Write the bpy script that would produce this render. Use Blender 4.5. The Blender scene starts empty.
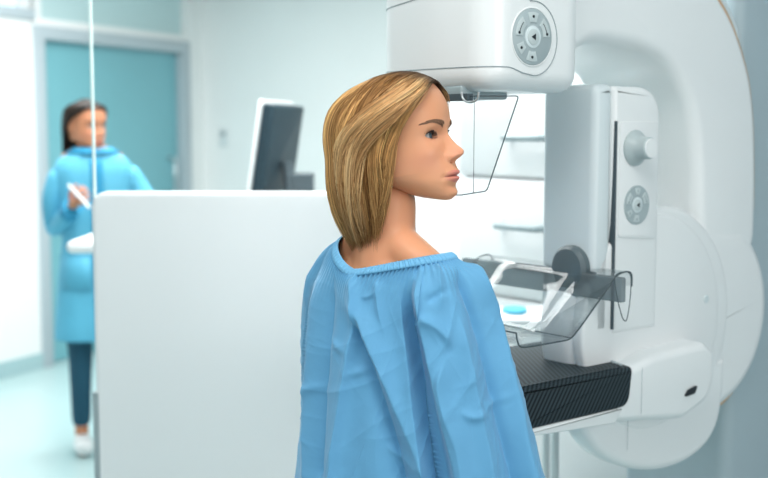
import bpy, bmesh, math, random
import numpy as np
from mathutils import Vector, Matrix
from mathutils.bvhtree import BVHTree
C = bpy.context.scene.collection
SC = bpy.context.scene
rnd = random.Random(7)
PI = math.pi

# ---------------------------------------------------------------- camera, light, exposure
F = 1140.0
TH = math.atan(109 / F)
cT, sT = math.cos(TH), math.sin(TH)
EYE = Vector((0, 0, 1.5))
cd = bpy.data.cameras.new('camera')
cam = bpy.data.objects.new('camera', cd); C.objects.link(cam)
cd.sensor_width = 36; cd.lens = F * 36 / 768
cam.location = EYE; cam.rotation_euler = (PI / 2 - TH, 0, 0)
cd.dof.use_dof = True; cd.dof.focus_distance = 1.98; cd.dof.aperture_fstop = 2.8
cd.clip_start = 0.05
SC.camera = cam

w = bpy.data.worlds.new('world'); SC.world = w; w.use_nodes = True
bg = w.node_tree.nodes['Background']
bg.inputs[0].default_value = (0.985, 0.99, 1.0, 1); bg.inputs[1].default_value = 0.42
SC.view_settings.view_transform = 'Standard'; SC.view_settings.look = 'None'
SC.view_settings.exposure = 0.0; SC.view_settings.gamma = 1; SC.view_settings.use_curve_mapping = False

def area(name, loc, sx, sy, power, rot=(0, 0, 0), col=(1, 1, 1)):
    l = bpy.data.lights.new(name, 'AREA'); l.shape = 'RECTANGLE'; l.size = sx; l.size_y = sy
    l.energy = power; l.color = col
    o = bpy.data.objects.new(name, l); C.objects.link(o); o.location = loc; o.rotation_euler = rot
    return o
area('ceiling_light_front', (-0.3, 0.9, 2.74), 1.6, 1.2, 38, col=(1.0, 0.985, 0.96))
area('window_daylight', (2.6, -1.2, 1.9), 2.0, 1.5, 50, rot=(math.radians(80), 0, math.radians(42)), col=(1, .985, .97))
area('ceiling_light_middle', (0.1, 3.3, 2.74), 1.4, 1.2, 70, col=(1, .985, .96))
area('ceiling_light_far', (-1.1, 5.4, 2.74), 1.6, 1.6, 118, col=(1, .98, .95))

# ---------------------------------------------------------------- helpers
def ray(px, py):
    r = (px - 384) / F; u = -(py - 239) / F
    return Vector((r, cT + u * sT, -sT + u * cT))
def atY(px, py, Y): d = ray(px, py); return EYE + d * (Y / d.y)
def atZ(px, py, z): d = ray(px, py); return EYE + d * ((z - 1.5) / d.z)

def mat(name, col, rough=0.5, metal=0.0, spec=0.5, coat=0.0, trans=0.0, ior=1.45, emit=None, sheen=0.0, sss=0.0, noise=None):
    m = bpy.data.materials.new(name); m.use_nodes = True
    nt = m.node_tree; b = nt.nodes['Principled BSDF']
    b.inputs['Base Color'].default_value = (*col, 1); b.inputs['Roughness'].default_value = rough
    b.inputs['Metallic'].default_value = metal; b.inputs['Specular IOR Level'].default_value = spec
    b.inputs['Coat Weight'].default_value = coat; b.inputs['Transmission Weight'].default_value = trans
    b.inputs['IOR'].default_value = ior; b.inputs['Sheen Weight'].default_value = sheen
    if emit: b.inputs['Emission Color'].default_value = (*emit[0], 1); b.inputs['Emission Strength'].default_value = emit[1]
    if sss:
        b.inputs['Subsurface Weight'].default_value = sss; b.inputs['Subsurface Radius'].default_value = (1, .35, .2)
        b.inputs['Subsurface Scale'].default_value = 0.006
    if noise:   # (scale, amount) slight variation of the colour
        n = nt.nodes.new('ShaderNodeTexNoise'); n.inputs['Scale'].default_value = noise[0]; n.inputs['Detail'].default_value = 5
        tc = nt.nodes.new('ShaderNodeTexCoord'); nt.links.new(tc.outputs['Object'], n.inputs['Vector'])
        r = nt.nodes.new('ShaderNodeValToRGB'); a = noise[1]
        r.color_ramp.elements[0].position = .3; r.color_ramp.elements[1].position = .7
        r.color_ramp.elements[0].color = (*[c * (1 - a) for c in col], 1)
        r.color_ramp.elements[1].color = (*[min(1, c * (1 + a)) for c in col], 1)
        nt.links.new(n.outputs['Fac'], r.inputs[0]); nt.links.new(r.outputs[0], b.inputs['Base Color'])
    return m

def clear_mat(name, tint, edge=0.5, dk=.72, rough=0.02, body=0.0, bodycol=(.5, .55, .56)):
    """thin clear plastic: mostly transparent, glossy by Fresnel; darker tint at grazing angles"""
    m = bpy.data.materials.new(name); m.use_nodes = True; nt = m.node_tree
    for n in list(nt.nodes): nt.nodes.remove(n)
    out = nt.nodes.new('ShaderNodeOutputMaterial')
    tr = nt.nodes.new('ShaderNodeBsdfTransparent'); gl = nt.nodes.new('ShaderNodeBsdfGlossy'); gl.inputs['Roughness'].default_value = rough
    lw = nt.nodes.new('ShaderNodeLayerWeight'); lw.inputs['Blend'].default_value = edge
    p4 = nt.nodes.new('ShaderNodeMath'); p4.operation = 'POWER'; p4.inputs[1].default_value = 4.0
    fr = nt.nodes.new('ShaderNodeMath'); fr.operation = 'MULTIPLY_ADD'; fr.inputs[1].default_value = .24; fr.inputs[2].default_value = .03
    lf = nt.nodes.new('ShaderNodeLayerWeight'); lf.inputs['Blend'].default_value = .5
    nt.links.new(lf.outputs['Facing'], p4.inputs[0]); nt.links.new(p4.outputs[0], fr.inputs[0])
    mx = nt.nodes.new('ShaderNodeMix'); mx.data_type = 'RGBA'
    mx.inputs[6].default_value = (*tint, 1); mx.inputs[7].default_value = (*[t * dk for t in tint], 1)
    nt.links.new(lw.outputs['Facing'], mx.inputs[0]); nt.links.new(mx.outputs[2], tr.inputs[0])
    ms = nt.nodes.new('ShaderNodeMixShader')
    nt.links.new(fr.outputs[0], ms.inputs[0]); nt.links.new(tr.outputs[0], ms.inputs[1]); nt.links.new(gl.outputs[0], ms.inputs[2])
    last = ms
    if body > 0:
        df = nt.nodes.new('ShaderNodeBsdfDiffuse'); df.inputs[0].default_value = (*bodycol, 1)
        m2 = nt.nodes.new('ShaderNodeMixShader'); m2.inputs[0].default_value = body
        nt.links.new(ms.outputs[0], m2.inputs[1]); nt.links.new(df.outputs[0], m2.inputs[2]); last = m2
    nt.links.new(last.outputs[0], out.inputs[0])
    return m

def prop(o, label=None, cat=None, group=None, kind=None):
    if label: o['label'] = label
    if cat: o['category'] = cat
    if group: o['group'] = group
    if kind: o['kind'] = kind
    return o
def empty(name, loc, label, cat, group=None, rz=0):
    o = bpy.data.objects.new(name, None); C.objects.link(o); o.location = loc; o.rotation_euler = (0, 0, rz)
    o.empty_display_size = .1
    return prop(o, label, cat, group)
def link(name, verts, faces, m, parent=None, smooth=True, angle=None, world=True):
    """verts are world coordinates (or local to parent with world=False)"""
    me = bpy.data.meshes.new(name); me.from_pydata([tuple(v) for v in verts], [], faces); me.update()
    bm = bmesh.new(); bm.from_mesh(me); bmesh.ops.recalc_face_normals(bm, faces=bm.faces)
    if smooth:
        for f in bm.faces: f.smooth = True
        if angle:
            for e in bm.edges:
                if len(e.link_faces) == 2 and e.calc_face_angle(0) > math.radians(angle): e.smooth = False
    bm.to_mesh(me); bm.free()
    if isinstance(m, (list, tuple)):
        for x in m: me.materials.append(x)
    elif m: me.materials.append(m)
    o = bpy.data.objects.new(name, me); C.objects.link(o)
    if parent is not None:
        o.parent = parent
        if world: o.matrix_parent_inverse = pw(parent).inverted()
    return o
def pw(o):
    m = Matrix.LocRotScale(o.location, o.rotation_euler, o.scale)
    return pw(o.parent) @ o.matrix_parent_inverse @ m if o.parent else m

class Frame:
    def __init__(s, o, e, n, t=Vector((0, 0, 1)), sc=1.0): s.o, s.e, s.n, s.t, s.sc = Vector(o), Vector(e), Vector(n), Vector(t), sc
    def __call__(s, a, b, c): return s.o + (s.e * a + s.n * b + s.t * c) * s.sc
    def solve(s, px, py, b=None, a=None):
        d = ray(px, py)
        if b is not None: t = (b * s.sc - (EYE - s.o).dot(s.n)) / d.dot(s.n)
        else: t = (a * s.sc - (EYE - s.o).dot(s.e)) / d.dot(s.e)
        p = (EYE + d * t - s.o) / s.sc
        return (p.dot(s.e), p.dot(s.t)) if b is not None else (p.dot(s.n), p.dot(s.t))
WORLD = Frame((0, 0, 0), (1, 0, 0), (0, 1, 0))

def slab_geo(fn, prof, h0, h1, r0=0.0, r1=None, seg=5):
    """closed 2D profile swept between heights h0,h1 with rounded rims; fn(x, y, h) -> world"""
    if r1 is None: r1 = r0
    p = np.array(prof, float); n = len(p)
    area2 = np.sum(p[:, 0] * np.roll(p[:, 1], -1) - np.roll(p[:, 0], -1) * p[:, 1])
    if area2 < 0: p = p[::-1]
    d = np.roll(p, -1, 0) - p; d /= np.linalg.norm(d, axis=1)[:, None] + 1e-12
    nn = np.stack([d[:, 1], -d[:, 0]], 1); vn = nn + np.roll(nn, 1, 0)
    L2 = (vn ** 2).sum(1) / 2
    vn = vn / np.maximum(L2, .5)[:, None]
    levels = []
    sgn = 1 if h1 > h0 else -1
    for k in range(seg + 1):
        t = k / seg * PI / 2
        levels.append((r0 * (1 - math.sin(t)), h0 + sgn * r0 * (1 - math.cos(t))))
        if r0 == 0: break
    for k in range(seg + 1):
        t = (1 - k / seg) * PI / 2
        if r1 == 0: levels.append((0, h1)); break
        levels.append((r1 * (1 - math.sin(t)), h1 - sgn * r1 * (1 - math.cos(t))))
    V = []; Fc = []
    for ins, h in levels:
        q = p - vn * ins
        V += [fn(a, b, h) for a, b in q]
    for l in range(len(levels) - 1):
        for i in range(n):
            j = (i + 1) % n
            Fc.append((l * n + i, l * n + j, (l + 1) * n + j, (l + 1) * n + i))
    Fc.append(tuple(range(n))[::-1]); Fc.append(tuple((len(levels) - 1) * n + i for i in range(n)))
    return V, Fc
def slab(name, fn, prof, h0, h1, m, parent=None, r0=0.0, r1=None, seg=5, angle=35):
    V, Fc = slab_geo(fn, prof, h0, h1, r0, r1, seg)
    return link(name, V, Fc, m, parent, angle=angle)

def rrect(x0, x1, y0, y1, r, n=6):
    if not isinstance(r, (list, tuple)): r = [r] * 4
    out = []
    for (cx, cy, a0, rr) in ((x1, y1, 0, r[0]), (x0, y1, 90, r[1]), (x0, y0, 180, r[2]), (x1, y0, 270, r[3])):
        sx = -1 if cx == x1 else 1; sy = -1 if cy == y1 else 1
        if rr <= 0: out.append((cx, cy)); continue
        for k in range(n + 1):
            a = math.radians(a0 + 90 * k / n)
            out.append((cx + sx * rr + rr * math.cos(a), cy + sy * rr + rr * math.sin(a)))
    return out
def rounded(pts, rs, n=6):
    """polygon with rounded corners; rs radius or list"""
    out = []; N = len(pts)
    if not isinstance(rs, (list, tuple)): rs = [rs] * N
    for i, p in enumerate(pts):
        p = Vector(p); a = Vector(pts[i - 1]) - p; b = Vector(pts[(i + 1) % N]) - p
        la, lb = a.length, b.length; a.normalize(); b.normalize()
        ang = a.angle(b); r = rs[i]
        if r <= 0 or ang > 3.1: out.append(tuple(p)); continue
        t = min(r / math.tan(ang / 2), la * .49, lb * .49)
        A = p + a * t; B = p + b * t
        for k in range(n + 1):
            s = k / n
            q = A * (1 - s) ** 2 + p * 2 * s * (1 - s) + B * s ** 2
            out.append(tuple(q))
    return out
def smooth_path(pts, n=8, closed=False):
    P = [np.array(p, float) for p in pts]; N = len(P); out = []
    rng = range(N if closed else N - 1)
    for i in rng:
        p0 = P[(i - 1) % N] if closed or i > 0 else P[0]; p1 = P[i]; p2 = P[(i + 1) % N]
        p3 = P[(i + 2) % N] if closed or i + 2 < N else P[-1]
        for k in range(n):
            t = k / n
            out.append(.5 * ((2 * p1) + (-p0 + p2) * t + (2 * p0 - 5 * p1 + 4 * p2 - p3) * t * t + (-p0 + 3 * p1 - 3 * p2 + p3) * t ** 3))
    if not closed: out.append(P[-1])
    return out
def tube_geo(path, r, k=8, closed=False):
    P = [Vector(p) for p in path]; N = len(P); V = []; Fc = []
    prev = None
    for i, p in enumerate(P):
        a = P[i - 1] if (i > 0 or closed) else p; b = P[(i + 1) % N] if (i < N - 1 or closed) else p
        t = (b - a).normalized()
        if prev is None:
            up = Vector((0, 0, 1)) if abs(t.z) < .9 else Vector((1, 0, 0)); x = t.cross(up).normalized()
        else: x = (prev - t * prev.dot(t)).normalized()
        prev = x; y = t.cross(x)
        rr = r[i] if isinstance(r, (list, tuple)) else r
        for j in range(k):
            a_ = 2 * PI * j / k; V.append(p + x * (rr * math.cos(a_)) + y * (rr * math.sin(a_)))
    for i in range(N if closed else N - 1):
        for j in range(k):
            i2 = (i + 1) % N
            Fc.append((i * k + j, i * k + (j + 1) % k, i2 * k + (j + 1) % k, i2 * k + j))
    if not closed:
        Fc.append(tuple(range(k))[::-1]); Fc.append(tuple((N - 1) * k + j for j in range(k)))
    return V, Fc
def tube(name, path, r, m, parent=None, k=8, closed=False):
    V, Fc = tube_geo(path, r, k, closed); return link(name, V, Fc, m, parent, angle=50)
def lathe(name, fn, prof, m, parent=None, k=40, angle=35):
    """prof: (radius, height) list; fn(x, y, h) -> world"""
    V = []; Fc = []; n = len(prof)
    for r, h in prof:
        for j in range(k):
            a = 2 * PI * j / k; V.append(fn(r * math.cos(a), r * math.sin(a), h))
    for i in range(n - 1):
        for j in range(k):
            Fc.append((i * k + j, i * k + (j + 1) % k, (i + 1) * k + (j + 1) % k, (i + 1) * k + j))
    Fc.append(tuple(range(k))[::-1]); Fc.append(tuple((n - 1) * k + j for j in range(k)))
    return link(name, V, Fc, m, parent, angle=angle)
def box(name, fn, a0, a1, b0, b1, h0, h1, m, parent=None, r=0.0, seg=3):
    if r: return slab(name, fn, rrect(a0, a1, b0, b1, r, 4), h0, h1, m, parent, r0=r, seg=seg)
    return slab(name, fn, [(a0, b0), (a1, b0), (a1, b1), (a0, b1)], h0, h1, m, parent)
def merge(geos):
    V = []; Fc = []
    for v, f in geos:
        k = len(V); V += list(v); Fc += [tuple(i + k for i in q) for q in f]
    return V, Fc

# ---------------------------------------------------------------- materials
M_wall = mat('wall_paint', (.86, .875, .875), .7, noise=(3, .012))
M_wallc = mat('cool_wall_paint', (.32, .41, .46), .6, noise=(3, .02))
M_teal = mat('teal_door_laminate', (.17, .43, .49), .45, noise=(2, .03))
M_teal2 = mat('teal_glass_panel', (.52, .70, .72), .3)
M_frame = mat('brushed_grey_frame', (.42, .49, .53), .4)
M_ceil = mat('ceiling_white', (.86, .87, .87), .8)
M_plastic = mat('white_enamel', (.78, .805, .81), .32, coat=.25)
M_plastic2 = mat('pale_grey_plastic', (.62, .70, .72), .4)
M_seam = mat('seam_grey', (.28, .33, .35), .6)
M_dark = mat('dark_grey_plastic', (.06, .085, .10), .35)
M_grey = mat('mid_grey_plastic', (.30, .37, .39), .4)
M_steel = mat('brushed_steel', (.55, .60, .62), .3, metal=.8)
M_copper = mat('copper_trim', (.62, .36, .17), .35, metal=.3)
M_white = mat('white_laminate', (.80, .825, .835), .45)
M_black = mat('black_plastic', (.015, .02, .025), .3)
# ---------------------------------------------------------------- the room
def floor_mat():
    m = mat('vinyl_floor', (.40, .56, .57), .28); nt = m.node_tree; b = nt.nodes['Principled BSDF']
    tc = nt.nodes.new('ShaderNodeTexCoord'); n = nt.nodes.new('ShaderNodeTexNoise'); n.inputs['Scale'].default_value = 60; n.inputs['Detail'].default_value = 6
    r = nt.nodes.new('ShaderNodeValToRGB'); r.color_ramp.elements[0].color = (.38, .54, .55, 1); r.color_ramp.elements[1].color = (.46, .61, .62, 1)
    nt.links.new(tc.outputs['Object'], n.inputs['Vector']); nt.links.new(n.outputs['Fac'], r.inputs[0]); nt.links.new(r.outputs[0], b.inputs['Base Color'])
    return m
M_floor = floor_mat()
def struct(o): o['kind'] = 'structure'; return o

DO = atZ(42, 368, 0.0); DE = Vector((.45, .893, 0)).normalized(); DN = Vector((DE.y, -DE.x, 0))   # DN points into the room
DW = Frame(DO, DE, DN)                                        # a along the wall, b out of it, c up
aR, _ = DW.solve(189, 130, b=0); aC, _ = DW.solve(203, 130, b=0)
aL = -3.2
dh = DW.solve(29, 24, b=0)[1]                                  # top of the door frame
corner = DW(aC, 0, 0)
BW = Frame(corner, DN, -DE)                                    # back wall: a to the right, b towards the camera
HC = 2.8
struct(box('floor', WORLD, -5.5, 6, -2.2, 10.5, -.1, 0, M_floor))
struct(box('ceiling', WORLD, -5.5, 6, -2.2, 10.5, HC, HC + .1, M_ceil))
# door wall: left part, strip right of the door, header with the glazed band
struct(box('wall_left', DW, aL, 0, -.12, 0, 0, dh + .05, M_wall))
struct(box('wall_left_corner', DW, aR, aC + .12, -.12, 0, 0, HC, M_wall))
fo = struct(box('window_1', DW, aL, -.05, -.10, -.06, dh + .05, HC, mat('clerestory_glass', (.55, .72, .85), .15, emit=((.72, .90, 1), .55))))
for k, a in enumerate((-1.6, -.42, -.05)): box('window_frame', DW, a - .03, a + .03, -.12, .0, dh + .05, HC, M_white, fo)
box('window_sill', DW, aL, 0, -.12, .03, dh + .03, dh + .09, M_frame, fo)
struct(box('trim_1', DW, -.02, aR, -.12, .0, dh, dh + .045, M_wall))
tg = struct(box('window_2', DW, 0, aR, -.09, -.06, dh + .045, HC, M_teal2))
box('window_frame', DW, 0.03, .08, -.1, -.0, dh + .045, HC, M_white, tg)
fw = .085
d1 = struct(slab('door_1', lambda a, c, b: DW(a, b, c), [(fw, 0.006), (aR - fw, 0.006), (aR - fw, dh - fw), (fw, dh - fw)], -.09, -.045, M_teal))
slab('door_frame', lambda a, c, b: DW(a, b, c), [(0, 0), (fw, 0), (fw, dh - fw), (aR - fw, dh - fw), (aR - fw, 0), (aR, 0), (aR, dh), (0, dh)], -.1, .025, M_frame, d1, r0=.006, seg=2)
tube('door_handle', [DW(aR - .2, b, z) for b, z in ((-.045, 1.0), (.02, 1.0), (.02, 1.3), (-.045, 1.3))], .012, M_steel, d1)
struct(box('baseboard_left', DW, aL, -.0, 0, .015, 0, .1, mat('teal_skirting', (.38, .55, .58), .5)))
struct(box('wall_back', BW, -.12, 7, -.12, 0, 0, HC, M_wall))
struct(box('baseboard_back', BW, 0.015, 7, 0, .015, 0, .1, bpy.data.materials['teal_skirting']))
# light switch on the back wall
a, z = BW.solve(224, 134, b=0); a2, z2 = BW.solve(224, 149, b=0)
sw = empty('light_switch', BW(a, 0, z), 'small light switch plate on the white wall beyond the partition', 'light switch')
box('switch_plate', BW, a - .05, a + .05, 0, .01, z - .1, z + .05, M_white, sw, r=.004)
box('rocker', BW, a - .022, a + .022, .01, .016, z - .02, z + .02, M_grey, sw)
box('rocker', BW, a - .022, a + .022, .01, .014, z - .08, z - .045, M_plastic2, sw)

# ---------------------------------------------------------------- machine frame: a = towards the column, b = away along the paddle, c up
G = math.radians(39)
MU = Vector((math.cos(G), math.sin(G), 0)); MW = Vector((-math.sin(G), math.cos(G), 0))
p0 = atZ(634, 366, 1.06); mo = p0 + MW * .14; mo.z = 0
MSC = 1.09                                     # the machine is a large one
wo = EYE + (mo - EYE) * MSC
MF = Frame(wo, MU, MW, sc=MSC)
MZ0 = -wo.z / MSC                              # floor level in the machine's own units
WF = Frame((wo.x, wo.y, 0), MU, MW)
side = lambda a, c, b: MF(a, b, c)            # profile in the (a, c) plane, swept along b
plan = lambda a, b, c: MF(a, b, c)
front = lambda b, c, a: MF(a, b, c)
def sp(pts, b): return [MF.solve(x, y, b=b) for x, y in pts]

# wall behind the machine and the cool-coloured panels on it
UW = .82
bE = WF.solve(405, 130, a=UW)[0]
struct(box('wall_right', WF, UW, UW + .12, -1.6, bE, 0, HC, M_wall))
struct(box('baseboard_right', WF, UW - .012, UW, -1.6, bE, 0, .1, bpy.data.materials['teal_skirting']))
b1_, _ = WF.solve(712, 450, a=UW - .02)
struct(box('trim_2', WF, UW - .03, UW, -1.6, b1_, 0.1, HC, M_wallc))
for px in (733, 790): 
    q = WF.solve(px, 450, a=UW - .03)[0]
    struct(box('trim_3', WF, UW - .034, UW - .03, q - .004, q + .004, .1, HC, M_seam))
# ---------------------------------------------------------------- mammography machine
mach = empty('mammography_machine', MF(.1, 0, MZ0), 'large white mammography machine with curved arm and copper edge line', 'medical machine')
# stand behind the arm, reaching the floor
slab('stand', plan, rrect(.44, .72, -.05, .24, .03), MZ0, 2.2, mat('stand_grey', (.36, .45, .49), .45), mach, r0=.01)
box('stand_base', plan, .20, .72, -.10, .26, MZ0, MZ0 + .07, M_grey, mach, r=.02)
# curved arm
outer = [(655, -60), (700, -22), (716, 0), (728, 22), (738, 50), (746, 82), (750, 120), (751, 160), (751, 200), (750, 235)]
inner = [(700, 235), (699, 200), (698, 160), (694, 120), (686, 92), (670, 66), (648, 52), (620, 45), (598, 43), (582, 50), (574, 64), (571, 84)]
BN = -.075
O_ = sp(outer, BN + .02); I_ = sp(inner, BN)
ztop = O_[0][1] + .01
armp = smooth_path(O_, 4) + [(O_[-1][0] - .005, O_[-1][1] - .02), (O_[-1][0] - .06, O_[-1][1] - .09), (I_[0][0], I_[0][1] - .09)] + smooth_path(I_, 4) + [(-.22, I_[-1][1]), (-.22, ztop)]
slab('curved_arm', side, armp, BN, .20, M_plastic, mach, r0=.028, r1=.04, seg=7)
# grey rear shell and copper line along the arm's back edge
def offs(pts, d):
    p = np.array(pts); t = np.gradient(p, axis=0); t /= np.linalg.norm(t, axis=1)[:, None]
    return p + np.stack([-t[:, 1], t[:, 0]], 1) * d
oc = smooth_path(O_, 4)
cx, cz = MF.solve(655, 322, b=-.088)
R0 = MF.solve(655, 214, b=-.088)[1] - cz
# rear shell: a bit bigger, sits behind the copper line
RB = .222
def arc(c0, c1, R, a0, a1, n=40): return [(c0 + R * math.cos(math.radians(a0 + (a1 - a0) * k / n)), c1 + R * math.sin(math.radians(a0 + (a1 - a0) * k / n))) for k in range(n + 1)]
obig = [tuple(q) for q in offs(oc, .045)]
disc_c = (cx + .210, cz - .01)
back_arc = arc(disc_c[0], disc_c[1], RB, 50, -120)
shell = obig[:-4] + back_arc + [(cx - .02, cz), (cx + .1, cz + .2)] + [(O_[-1][0] - .1, O_[-1][1])] + [(x - .12, z - .05) for x, z in oc[::-1][3:-3:3]]
slab('rear_shell', side, shell, -.042, .05, M_grey if False else M_plastic2, mach, r0=.012)
cl = [MF(x, BN + .020, z) for x, z in [tuple(q) for q in offs(oc, .003)][:-3]]
tube('copper_trim', cl, .0055, M_copper, mach)
# gantry housing (large round body), front disc and its rim
body = arc(disc_c[0], disc_c[1], RB - .008, 62, -125) + arc(cx, cz, R0 * 1.02, -140, -250)
slab('gantry_housing', side, body, -.078, .03, M_plastic, mach, r0=.04, r1=.03, seg=7)
tube('copper_trim', [MF(x, -.044, z) for x, z in arc(disc_c[0], disc_c[1], RB - .001, 48, -118)], .005, M_copper, mach)
slab('gantry_ring', side, arc(cx + .03, cz, R0 + .012, 0, 359, 90), -.084, -.05, M_plastic, mach, r0=.014, seg=5)
dk = slab('rotation_disc', side, arc(cx, cz, R0, 0, 359, 90), -.088, -.06, M_plastic, mach, r0=.008, seg=4)
q = MF.solve(706, 299, b=-.088)
lathe('screw_cap', lambda x, y, h: MF(q[0] + x, -.088 - h, q[1] + y), [(.008, 0), (.008, .0015), (.005, .002)], M_plastic2, dk, k=20)
# lower end of the arm
lowp = sp([(585, 425), (592, 440), (604, 455), (622, 466), (645, 472), (668, 471), (690, 463), (708, 449), (719, 432), (725, 412), (728, 385)], -.09)
lw = slab('lower_arm', side, smooth_path(lowp, 4) + [(lowp[-1][0], lowp[-1][1] + .06), (lowp[0][0], lowp[0][1] + .06)], -.085, -.02, M_plastic, mach, r0=.02, seg=5)
q1 = MF.solve(628, 430, b=-.09)
tube('seam', [MF(q1[0], -.0895, z) for z in (q1[1] - .04, q1[1] + .04)], .0004, M_seam, lw)
# paddle column
c_top = MF.solve(612, 84, b=-.09)[1]
ca = MF.solve(616, 120, b=-.09)[0]; cb = MF.solve(660, 150, b=-.09)[0]
cfar = MF.solve(540.5, 200, a=ca - .055)[0]
cbot = 1.112
fb = slab('paddle_column', side, rounded([(ca - .055, cbot), (ca - .004, cbot), (ca - .004, c_top), (ca - .055, c_top)], [0, 0, .012, .02]), -.088, cfar, mat('grey_white_enamel', (.66, .73, .75), .35), mach, r0=.016, seg=5)
sb = slab('column_side_cover', side, rounded([(ca, cbot), (cb, cbot), (cb, c_top - .003), (ca - .008, c_top - .003)], [0, 0, .075, .01], 12), -.092, cfar - .01, M_plastic, mach, r0=.012, seg=5)
zt, zb = MF.solve(616, 121, b=-.092)[1], MF.solve(609, 330, b=-.092)[1]
box('guide_slot', plan, ca - .003, ca + .0015, -.0928, -.07, zb, zt, M_dark, sb)
pl = [(ca + .008, MF.solve(640, 235, b=-.092)[1]), (ca + .008, zt - .001), (cb - .012, zt - .001), (cb - .012, MF.solve(640, 240, b=-.092)[1])]
slab('control_strip', side, rounded(pl, .008), -.0945, -.08, M_plastic, sb, r0=.001, seg=2)
ka, kz = MF.solve(638, 148, b=-.102)
kf = lambda x, y, h: MF(ka + x, -.094 - h, kz + y)
kn = lathe('knob', kf, [(.034, 0), (.034, .004), (.027, .012), (.0215, .02), (.0205, .036), (.018, .039)], mat('silver_knob', (.42, .49, .50), .35, metal=.0), sb, 48)
lathe('knob_cap', kf, [(.0185, .0385), (.018, .0405), (.002, .0408)], M_plastic, kn, 40)
da, dz = MF.solve(636.5, 205, b=-.0945)
def ring_panel(fa, fz, b0, R, parent, arrows=True, name='button_panel'):
    f = lambda x, y, h: MF(fa + x, b0 - h, fz + y)
    pn = lathe(name, f, [(R, 0), (R, .0012), (R * .97, .002)], mat('button_grey', (.36, .43, .45), .4) if 'button_grey' not in bpy.data.materials else bpy.data.materials['button_grey'], parent, 60)
    def sector(a0, a1, r0, r1, m, h0, h1, nm):
        p = arc(0, 0, r1, a0, a1, 10) + arc(0, 0, r0, a1, a0, 10)
        return slab(nm, f, p, h0, h1, m, pn, r0=.0006, seg=2)
    if 'button_face' not in bpy.data.materials: mat('button_face', (.50, .57, .58), .4)
    bf = bpy.data.materials['button_face']
    ringm = M_plastic2
    slab('centre_ring', f, arc(0, 0, R * .40, 0, 359, 40), .0015, .0032, ringm, pn, r0=.0008, seg=2)
    slab('centre_button', f, arc(0, 0, R * .29, 0, 359, 40), .003, .0045, bf, pn, r0=.0008, seg=2)
    s = R * .12
    slab('arrow_mark', f, [(-s, 0), (s * .8, s), (s * .8, -s)], .0044, .005, M_black, pn)
    for k, (a0, a1) in enumerate(((72, 108), (128, 178), (2, 52), (200, 228), (248, 285))):
        if not arrows: a0, a1 = a0 + 3, a1 - 3
        b_ = sector(a0, a1, R * .52, R * .88, bf, .0018, .0032, 'button')
        am = math.radians((a0 + a1) / 2 if k in (0, 3, 4) else (a1 - 8 if k == 1 else a0 + 8))
        xx, yy = R * .72 * math.cos(am), R * .72 * math.sin(am)
        V, Fc = slab_geo(f, [(xx + R * .055 * math.cos(t * PI / 5), yy + R * .055 * math.sin(t * PI / 5)) for t in range(10)], .0031, .0038)
        g1 = (V, Fc)
        if k in (1, 2):
            g2 = slab_geo(f, arc(0, 0, R * .715, a0 + 8, a1 - 8, 8) + arc(0, 0, R * .69, a1 - 8, a0 + 8, 8), .0031, .0036)
            g1 = merge([g1, g2])
        link('button_mark', g1[0], g1[1], M_black if arrows else M_grey, pn, smooth=False)
    return pn
ring_panel(da, dz, -.0943, .0375, sb, False, 'button_dial')

# tube head
hz = MF.solve(500, 91, b=-.12)[1]
zs = MF.solve(500, 67, b=-.13)[1]
ha = MF.solve(390, 30, b=.13)[0]
HA0, HA1 = -.385, -.19
hp = rounded([(HA1 + .05, -.13), (HA0 + .012, -.13), (HA0, .0), (HA0 + .012, .165), (HA1 + .05, .165)], [.05, .06, .3, .06, .05], 14)
hd = slab('tube_head', plan, hp, hz, 2.05, M_plastic, mach, r0=.034, seg=8)
# cover panel seam line around the head with the round bump for the control panel
pa, pz = MF.solve(532, 37, b=-.130)
hp_arr = [Vector(q) for q in hp]
def on_head(a, z, out=.0008):
    """point on the near/front surface of the head at plan coordinate a along the outline"""
    return a
# outline parameter: walk from near side (b=-.13) to the front face
near = [q for q in hp if q[1] < .164]
near = sorted(near, key=lambda q: 0)
line = []
for i in range(len(hp) - 1):
    A, B_ = Vector(hp[i]), Vector(hp[i + 1])
    for k in range(6): line.append(A.lerp(B_, k / 6))
line.append(Vector(hp[-1]))
zfs = [MF.solve(390, 70, b=.1)[1]]
def zseam(v):
    # height of the lower seam along the outline
    return zs + .004 * math.sin((v.y + .13) * 8)
def outward(i):
    a = line[max(0, i - 1)]; b = line[min(len(line) - 1, i + 1)]; t = (b - a).normalized()
    n = Vector((-t.y, t.x)) if (Vector((-t.y, t.x)).dot(line[i] - Vector((HA1, 0))) > 0) else Vector((t.y, -t.x))
    return n
seam = []
for a_ in np.linspace(200, 0, 1): pass
rb = .062
for t in np.linspace(100, -90, 26):
    seam.append(MF(pa + .004 + rb * .92 * math.cos(math.radians(t)), -.1303, pz - .002 + rb * math.sin(math.radians(t))))
lo = []
for i, v in enumerate(line):
    if v.y < 0 and v.x > pa - .01 or v.x > HA1 + .04: continue
    n = outward(i); k = min(1, max(0, (pa - v.x) / .06)) if v.y < -.1 else 1
    z_ = (pz - .002 - rb) * (1 - k * k * (3 - 2 * k)) + (zs + .001) * k * k * (3 - 2 * k)
    q = v + n * .0003; lo.append(MF(q.x, q.y, z_))
seam += lo
tube('cover_seam', seam, .0011, M_seam, hd, k=6)
up = []
zu1 = MF.solve(522, 0, b=-.13)[1]
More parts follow.
